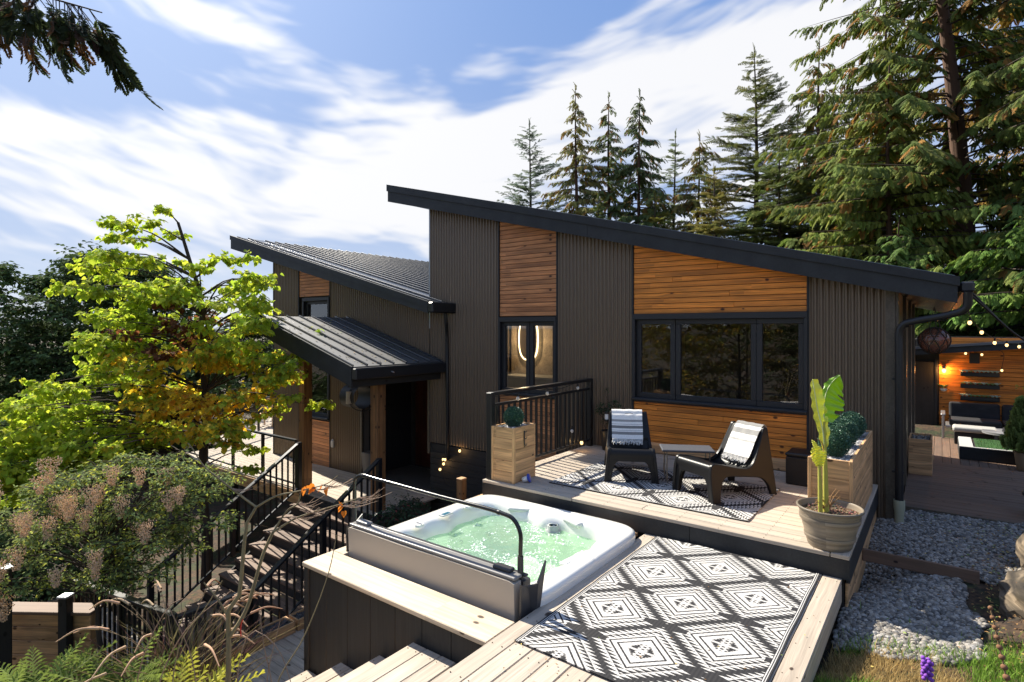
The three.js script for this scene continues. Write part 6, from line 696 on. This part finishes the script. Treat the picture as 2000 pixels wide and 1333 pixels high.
  const tb = thing('turf_box', 'low black framed box of artificial turf on the courtyard deck', 'turf box', [1.55, -0.75, -15.3]); part(tb, 'frame', cbox(2.5, 0.24, 1.3, 0.01), fasciaM, [0, 0.121, 0]); part(tb, 'rim', cbox(2.5, 0.02, 0.06, 0.004), S({ color: lin(0.5, 0.5, 0.48), roughness: 0.5 }), [0, 0.252, 0.62]); part(tb, 'rim', cbox(0.22, 0.02, 1.3, 0.004), S({ color: lin(0.5, 0.5, 0.48), roughness: 0.5 }), [-1.13, 0.253, 0]); part(tb, 'turf', cbox(2.2, 0.02, 1.15, 0.004), S({ color: lin(0.035, 0.12, 0.02), map: speckle, roughness: 1 }), [0.12, 0.2515, 0]);
  { const r = rngOf(1150), m = [], c = [], bl = flatGeo([[-0.05, 0, 0, 0.05, 0, 0, 0, 1, 0.2]]); for (let i = 0; i < 5000; i++) { m.push(new THREE.Matrix4().makeRotationY(r() * 6.28).scale(V(0.04, 0.03, 0.04)).setPosition(-0.95 + 2.15 * r(), 0.26, -0.56 + 1.12 * r())); const k = 0.6 + 0.7 * r(); c.push(lin(0.05 * k, 0.17 * k, 0.03 * k)); } instanced(tb, 'turf_blades', bl, S({ color: 0xffffff, roughness: 0.8, side: THREE.DoubleSide }), m, c); }
  const cs = thing('conical_shrub', 'feathery light green shrub in a tan pot at right edge', 'shrub', [1.30, -0.75, -14.2]); part(cs, 'pot', new THREE.LatheGeometry([[0, 0], [0.16, 0], [0.2, 0.3], [0.22, 0.34], [0.2, 0.34], [0.18, 0.28], [0, 0.28]].map(p => new THREE.Vector2(...p)), 24), S({ color: lin(0.5, 0.36, 0.22), roughness: 0.7 })); { const r = rngOf(1160), m = [], c = []; for (let i = 0; i < 1900; i++) { const t = r(), a = r() * 6.28, q = 0.34 * Math.sqrt(r()) * (1 - t * 0.75); m.push(place(V(q * Math.cos(a), 0.36 + t * 0.85, q * Math.sin(a)), V(Math.cos(a) * 0.5, 1.2, Math.sin(a) * 0.5), r() * 6, 0.13 + 0.08 * r())); const k = 0.6 + 0.7 * r(); c.push(lin(0.28 * k, 0.36 * k, 0.10 * k)); } part(cs, 'stem', taper([[0, 0.3, 0], [0, 0.8, 0], [0, 1.1, 0]], 0.02, 0.005, 6, 6), barkM); instanced(cs, 'foliage', firSpray, foliage({ transmission: 0.4 }), m, c); }
  const wb = planterBox('planter_box', 'small cedar box standing at the house corner on courtyard deck', -0.40, -0.10, -11.3, -10.7, -0.35, 0.55, 5, 1170, 0, greyStone, 150);
  const bk = thing('black_bucket', 'black ribbed pot at the right edge of courtyard deck', 'plant pot', [0.98, -0.35, -9.15]); part(bk, 'body', new THREE.LatheGeometry([[0, 0], [0.15, 0], [0.18, 0.24], [0.2, 0.25], [0.2, 0.28], [0.17, 0.28], [0.15, 0.05], [0, 0.05]].map(p => new THREE.Vector2(...p)), 28), blackM); part(bk, 'soil', new THREE.CylinderGeometry(0.16, 0.15, 0.02, 24), S({ color: lin(0.05, 0.035, 0.025), roughness: 1 }), [0, 0.22, 0]);
  // sprig of yellowing maple hanging by the shed
  const sp = thicket('slender_maple', 'yellow leaved slender tree at right edge by the shed', 2.15, -14.6, 2.3, 0.75, 1180, r => { const k = 0.6 + 0.7 * r(); return r() < 0.5 ? lin(0.5 * k, 0.38 * k, 0.05) : lin(0.25 * k, 0.3 * k, 0.05); }, { leaf: 0.08, per: 24, spread: 0.35, n: 34, trunkR: 0.025, trans: 0.45 });
}
// ---------- small fittings ----------
const bulbG = new THREE.SphereGeometry(0.024, 14, 10), bulbLit = S({ color: lin(0.5, 0.3, 0.12), emissive: lin(1, 0.62, 0.25), emissiveIntensity: 1.5 }), bulbOff = PH({ color: lin(0.9, 0.86, 0.78), roughness: 0.08, transmission: 0.5, thickness: 0 }), cordM = S({ color: lin(0.012, 0.012, 0.012), roughness: 0.6 });
function stringLights(label, pts, bulbs, sag = 0) { const o = thing('string_light', label, 'string lights', [0, 0, 0]); part(o, 'cord', tubeGeo(pts, 0.005, pts.length * 8, 5), cordM); for (const [x, y, z, lit] of bulbs) { const b = part(o, 'bulb', bulbG, lit ? bulbLit : bulbOff, [x, y, z]); b.scale.set(1, 1.3, 1); part(b, 'socket', new THREE.CylinderGeometry(0.012, 0.014, 0.04, 10), cordM, [0, 0.036, 0]); if (lit > 1) { const l = new THREE.PointLight(lin(1, 0.6, 0.25), 0.03); l.castShadow = true; b.add(l); } } return o; }
stringLights('string lights hung along the black deck railing', [[-4.50, 1.04, -5.53], [-4.495, 1.02, -6.0], [-4.49, 1.03, -6.5], [-4.49, 1.01, -7.1], [-4.49, 1.04, -7.9], [-4.45, 0.75, -8.0], [-4.43, 0.2, -7.95], [-4.44, 0.12, -7.6]], [[-4.492, 0.965, -6.05, 0], [-4.488, 0.97, -6.75, 0], [-4.485, 0.975, -7.6, 0], [-4.43, 0.13, -7.62, 2], [-4.44, 0.35, -7.35, 0]]);
stringLights('warm string lights on the dark foundation beside the porch', [[-6.9, -0.36, -8.12], [-7.4, -0.42, -8.12], [-7.85, -0.62, -8.12], [-7.92, -0.9, -8.1], [-7.8, -1.2, -8.1]], [[-7.42, -0.47, -8.1, 2], [-7.86, -0.70, -8.1, 1], [-7.80, -0.69, -8.09, 1], [-7.84, -0.78, -8.09, 2], [-7.93, -0.90, -8.08, 1]]);
stringLights('string lights strung from the roof corner across the courtyard', [[0.22, 2.3, -8.0], [0.35, 2.02, -10.2], [0.7, 1.75, -12.4], [1.2, 1.62, -14.5], [2.2, 1.9, -17]], [[0.32, 1.98, -10.0, 1], [0.5, 1.84, -11.2, 1], [0.72, 1.66, -12.4, 1], [0.95, 1.6, -13.5, 1], [1.2, 1.55, -14.5, 1]]);
stringLights('string lights hung under the shed eave', [[0.2, 1.5, -17.4], [0.7, 1.42, -17.4], [1.15, 1.35, -17.4], [1.14, 0.98, -17.42]], [[0.48, 1.30, -17.4, 1], [0.78, 1.28, -17.4, 1], [1.14, 0.92, -17.42, 2]]);
for (const [i, pts] of [[[0.23, 2.34, -8.0], [0.9, 1.72, -9.6], [1.9, 1.5, -11.2], [3.4, 1.6, -13]], [[0.23, 2.3, -8.0], [1.0, 1.66, -9.8], [2.2, 1.5, -11.8], [3.6, 1.7, -13.6]]].entries()) solo('service_cable', tubeGeo(pts, 0.012, 40, 6), cordM, i ? 'lower of the two black cables sagging from the roof corner' : 'upper of the two black cables sagging from the roof corner', 'cable');
{ // glass fishing float in a rope net under the eave
  const f = thing('glass_float', 'amber glass fishing float in rope net hanging under the eave', 'glass float', [-0.17, 1.755, -8.3 + 0.0]); f.position.set(-0.06, 1.755, -8.42); const R = 0.155; part(f, 'globe', new THREE.SphereGeometry(R, 32, 24), PH({ color: lin(0.50, 0.24, 0.16), roughness: 0.05, transmission: 0.75, thickness: 0 }));
  const rope = S({ color: lin(0.05, 0.035, 0.025), roughness: 0.9 }), Rp = []; for (let k = 0; k < 8; k++) for (const s of [-1, 1]) { const pts = []; for (let i = 0; i <= 10; i++) { const t = i / 10 * Math.PI, a = k / 8 * 6.283 + s * t * 0.55; pts.push([1.03 * R * Math.sin(t) * Math.cos(a), 1.03 * R * Math.cos(t), 1.03 * R * Math.sin(t) * Math.sin(a)]); } Rp.push(tubeGeo(pts, 0.006, 18, 4)); } for (let k = 0; k < 5; k++) { const a = k / 5 * 6.28; Rp.push(tubeGeo([[0.06 * Math.cos(a), 0.145, 0.06 * Math.sin(a)], [0.03 * Math.cos(a), 0.28, 0.03 * Math.sin(a)], [0, 0.40, 0]], 0.005, 8, 4)); } part(f, 'net', merge(Rp), rope); }
{ const l = thing('porch_lantern', 'black caged drum light under the porch canopy', 'lamp', [-10.15, 0.42, -7.75]); part(l, 'drum', new THREE.CylinderGeometry(0.25, 0.25, 0.5, 28, 1, true), S({ color: lin(0.012, 0.012, 0.012), roughness: 0.6, side: THREE.DoubleSide }), [0, 0, 0], [0, 0, Math.PI / 2]); part(l, 'ring', new THREE.TorusGeometry(0.30, 0.012, 8, 40), blackM, [0.22, 0, 0], [0, Math.PI / 2 - 0.6, 0]); part(l, 'diffuser', new THREE.CylinderGeometry(0.07, 0.07, 0.26, 16), S({ color: lin(0.5, 0.45, 0.38), roughness: 0.4 }), [0.06, 0, 0.22]); part(l, 'rod', new THREE.CylinderGeometry(0.012, 0.012, 0.85, 8), blackM, [0, 0.62, 0]); 
  const k = thing('key_safe', 'pale grey key box on corrugated wall beside the porch door', 'key box', [-11.58, -0.86, ZF + 0.04]); part(k, 'body', cbox(0.09, 0.16, 0.05, 0.01), S({ color: lin(0.45, 0.44, 0.42), roughness: 0.5 })); part(k, 'shackle', new THREE.TorusGeometry(0.03, 0.008, 6, 16, Math.PI), S({ color: lin(0.5, 0.5, 0.5), metalness: 0.8, roughness: 0.3 }), [0, 0.08, 0]);
  const pp = thing('porch_planter', 'grey tapered planter beside the porch door', 'planter', [-10.1, -1.45, -8.1]); part(pp, 'pot', new THREE.CylinderGeometry(0.2, 0.15, 0.6, 4), S({ color: lin(0.13, 0.12, 0.11), roughness: 0.7 }), [0, 0.30, 0], [0, 0.78, 0]); part(pp, 'soil', cbox(0.22, 0.02, 0.22, 0.002), barkM, [0, 0.605, 0]);
  const cp = thing('wall_plant', 'dark leafy pot plant against the corrugated wall behind the chair', 'pot plant', [-4.15, 0, -7.98]); part(cp, 'pot', new THREE.LatheGeometry([[0, 0], [0.1, 0], [0.13, 0.3], [0.12, 0.3], [0, 0.27]].map(p => new THREE.Vector2(...p)), 20), blackM); const r = rngOf(1201), cl = []; for (let i = 0; i < 16; i++) cl.push([(r() - 0.5) * 0.32, 0.38 + r() * 0.42, (r() - 0.5) * 0.2, 0.8]); cl.push([-0.02, 0.95, 0, 0.5], [0.18, 0.55, 0.1, 0.6]); leafTree(cp, [[0, 0.25, 0], [0, 0.5, 0], [0, 0.85, 0]], 0.01, cl, ovalLeaf, foliage({ transmission: 0.2, roughness: 0.6 }), { seed: 1202, leaf: 0.035, perClump: 34, spread: 0.10, limbR: 0.004, col: r => { const k = 0.5 + 0.8 * r(); return lin(0.05 * k, 0.08 * k, 0.035 * k); } });
  const ln = thing('small_lantern', 'small white and black lantern hooked by the wall plant', 'lantern', [-4.05, 0.56, -7.72]); part(ln, 'glass', new THREE.CylinderGeometry(0.028, 0.028, 0.08, 14), S({ color: lin(0.75, 0.74, 0.7), roughness: 0.4 })); part(ln, 'cap', new THREE.CylinderGeometry(0.032, 0.034, 0.03, 14), blackM, [0, 0.055, 0]); part(ln, 'base', new THREE.CylinderGeometry(0.034, 0.032, 0.03, 14), blackM, [0, -0.055, 0]); part(ln, 'hanger', tubeGeo([[0, 0.06, 0], [0.03, 0.12, 0], [0, 0.15, -0.05], [-0.05, 0.12, -0.25]], 0.004, 16, 5), blackM);
  const ch = thing('porch_chair', 'light cross backed wooden chair far along the porch', 'chair', [-18.4, -1.45, -10.4], 0.6); const cw = cedarM[0]; part(ch, 'seat', cbox(0.55, 0.04, 0.5, 0.006), cw, [0, 0.43, 0]); for (const [x, z, h] of [[-0.25, -0.22, 0.9], [0.25, -0.22, 0.9], [-0.25, 0.22, 0.62], [0.25, 0.22, 0.62]]) part(ch, 'leg', cbox(0.05, h, 0.05, 0.006), cw, [x, h / 2, z]); for (const s of [-1, 1]) bar(ch, 'cross_brace', cw, [-0.24, s < 0 ? 0.48 : 0.86, -0.22], [0.24, s < 0 ? 0.86 : 0.48, -0.22], 0.02, 0.04); part(ch, 'top_rail', cbox(0.56, 0.05, 0.03, 0.006), cw, [0, 0.9, -0.22]); }
// ---------- garden fences and walls, lower left ----------
railing('garden_fence', 'black metal fence crossing the lower left garden behind ferns', [-9.26, -3.05, -2.52], [-7.26, -3.05, -2.90], 1.55, { posts: 2, gap: 0.11 });
railing('garden_fence', 'black sloped fence beside the timber wall at lower left', [-9.34, -3.05, -2.5], [-10.1, -3.3, -2.45], 1.3, { posts: 1, gap: 0.11 });
{ const w = thing('timber_wall', 'low timber retaining wall with plank cap at lower left', 'retaining wall', [-9.15, -1.75, -2.02], 0.62); for (let i = -6; i < 3; i++) part(w, 'sleeper', cbox(1.6, 0.17, 0.12, 0.008, i), cedarM[(i + 9) % 5], [0, -0.35 + i * 0.175, 0]); part(w, 'cap_board', cbox(1.7, 0.04, 0.26, 0.006, 4), brownDeckM[1], [0, 0.11, 0]); const p = part(w, 'post', cbox(0.11, 0.75, 0.11, 0.006), stainM, [0.55, -0.05, 0.14]); part(p, 'post_cap', cbox(0.135, 0.03, 0.135, 0.01), S({ color: lin(0.35, 0.36, 0.38), metalness: 0.7, roughness: 0.35 }), [0, 0.39, 0]);
  const q = thing('gate_post', 'thick black post with metal cap at left picture edge', 'post', [-8.98, -3.1, -1.70]); part(q, 'shaft', cbox(0.16, 2.1, 0.16, 0.008), stainM, [0, 1.05, 0]); part(q, 'cap', cbox(0.19, 0.03, 0.19, 0.01), S({ color: lin(0.35, 0.36, 0.38), metalness: 0.7, roughness: 0.35 }), [0, 2.115, 0]);
  const path = structure('garden_path'); planks(path, 'x', -13, -8.5, -3.7, -1.6, -3.13, 0.14, deckM, 1301); part(path, 'edge_beam', cbox(4.5, 0.2, 0.1, 0.006, 2), cedarM[1], [-10.7, -3.02, -1.5]); }

{ // fallen leaves and needles
  const r = rngOf(1401), mats = [], cols = []; const put = (x, y, z, s) => { const a = r() * 6.283; mats.push(place(V(x, y, z), V(Math.cos(a), 0.15 * (r() - 0.5), Math.sin(a)), (r() - 0.5) * 0.8, s)); const k = 0.5 + 0.8 * r(); cols.push(r() < 0.6 ? lin(0.26 * k, 0.14 * k, 0.05 * k) : r() < 0.6 ? lin(0.50 * k, 0.38 * k, 0.10 * k) : lin(0.22 * k, 0.30 * k, 0.07 * k)); };
  for (let i = 0; i < 3800; i++) { const x = lerp(-0.6, 1.1, r() ** 0.7), z = lerp(-8.6, -4.4, r()); if (r() > 0.15 + 0.85 * sstep(0.1, 0.5, x)) continue; put(x, groundY(x, z) + 0.035, z, 0.014 + 0.022 * r()); }
  for (let i = 0; i < 60; i++) put(lerp(-2.3, -0.7, r()), -0.186, lerp(-5.4, -2.6, r()), 0.010 + 0.014 * r()); for (let i = 0; i < 50; i++) put(lerp(-4.4, -0.8, r()), 0.016, lerp(-8.0, -5.5, r()), 0.010 + 0.013 * r()); for (let i = 0; i < 160; i++) { const x = lerp(-10.9, -8, r()); put(x, canTop(x) + 0.012, lerp(-7.6, -6.05, r()), 0.03 + 0.03 * r()); }
  tag(instanced(scene, numbered('leaf_litter'), ovalLeaf, S({ color: 0xffffff, roughness: 0.9, side: THREE.DoubleSide }), mats, cols), 'scattered brown leaves and needles on the ground and decks', 'leaf litter'); }
renderer.render(scene, camera);
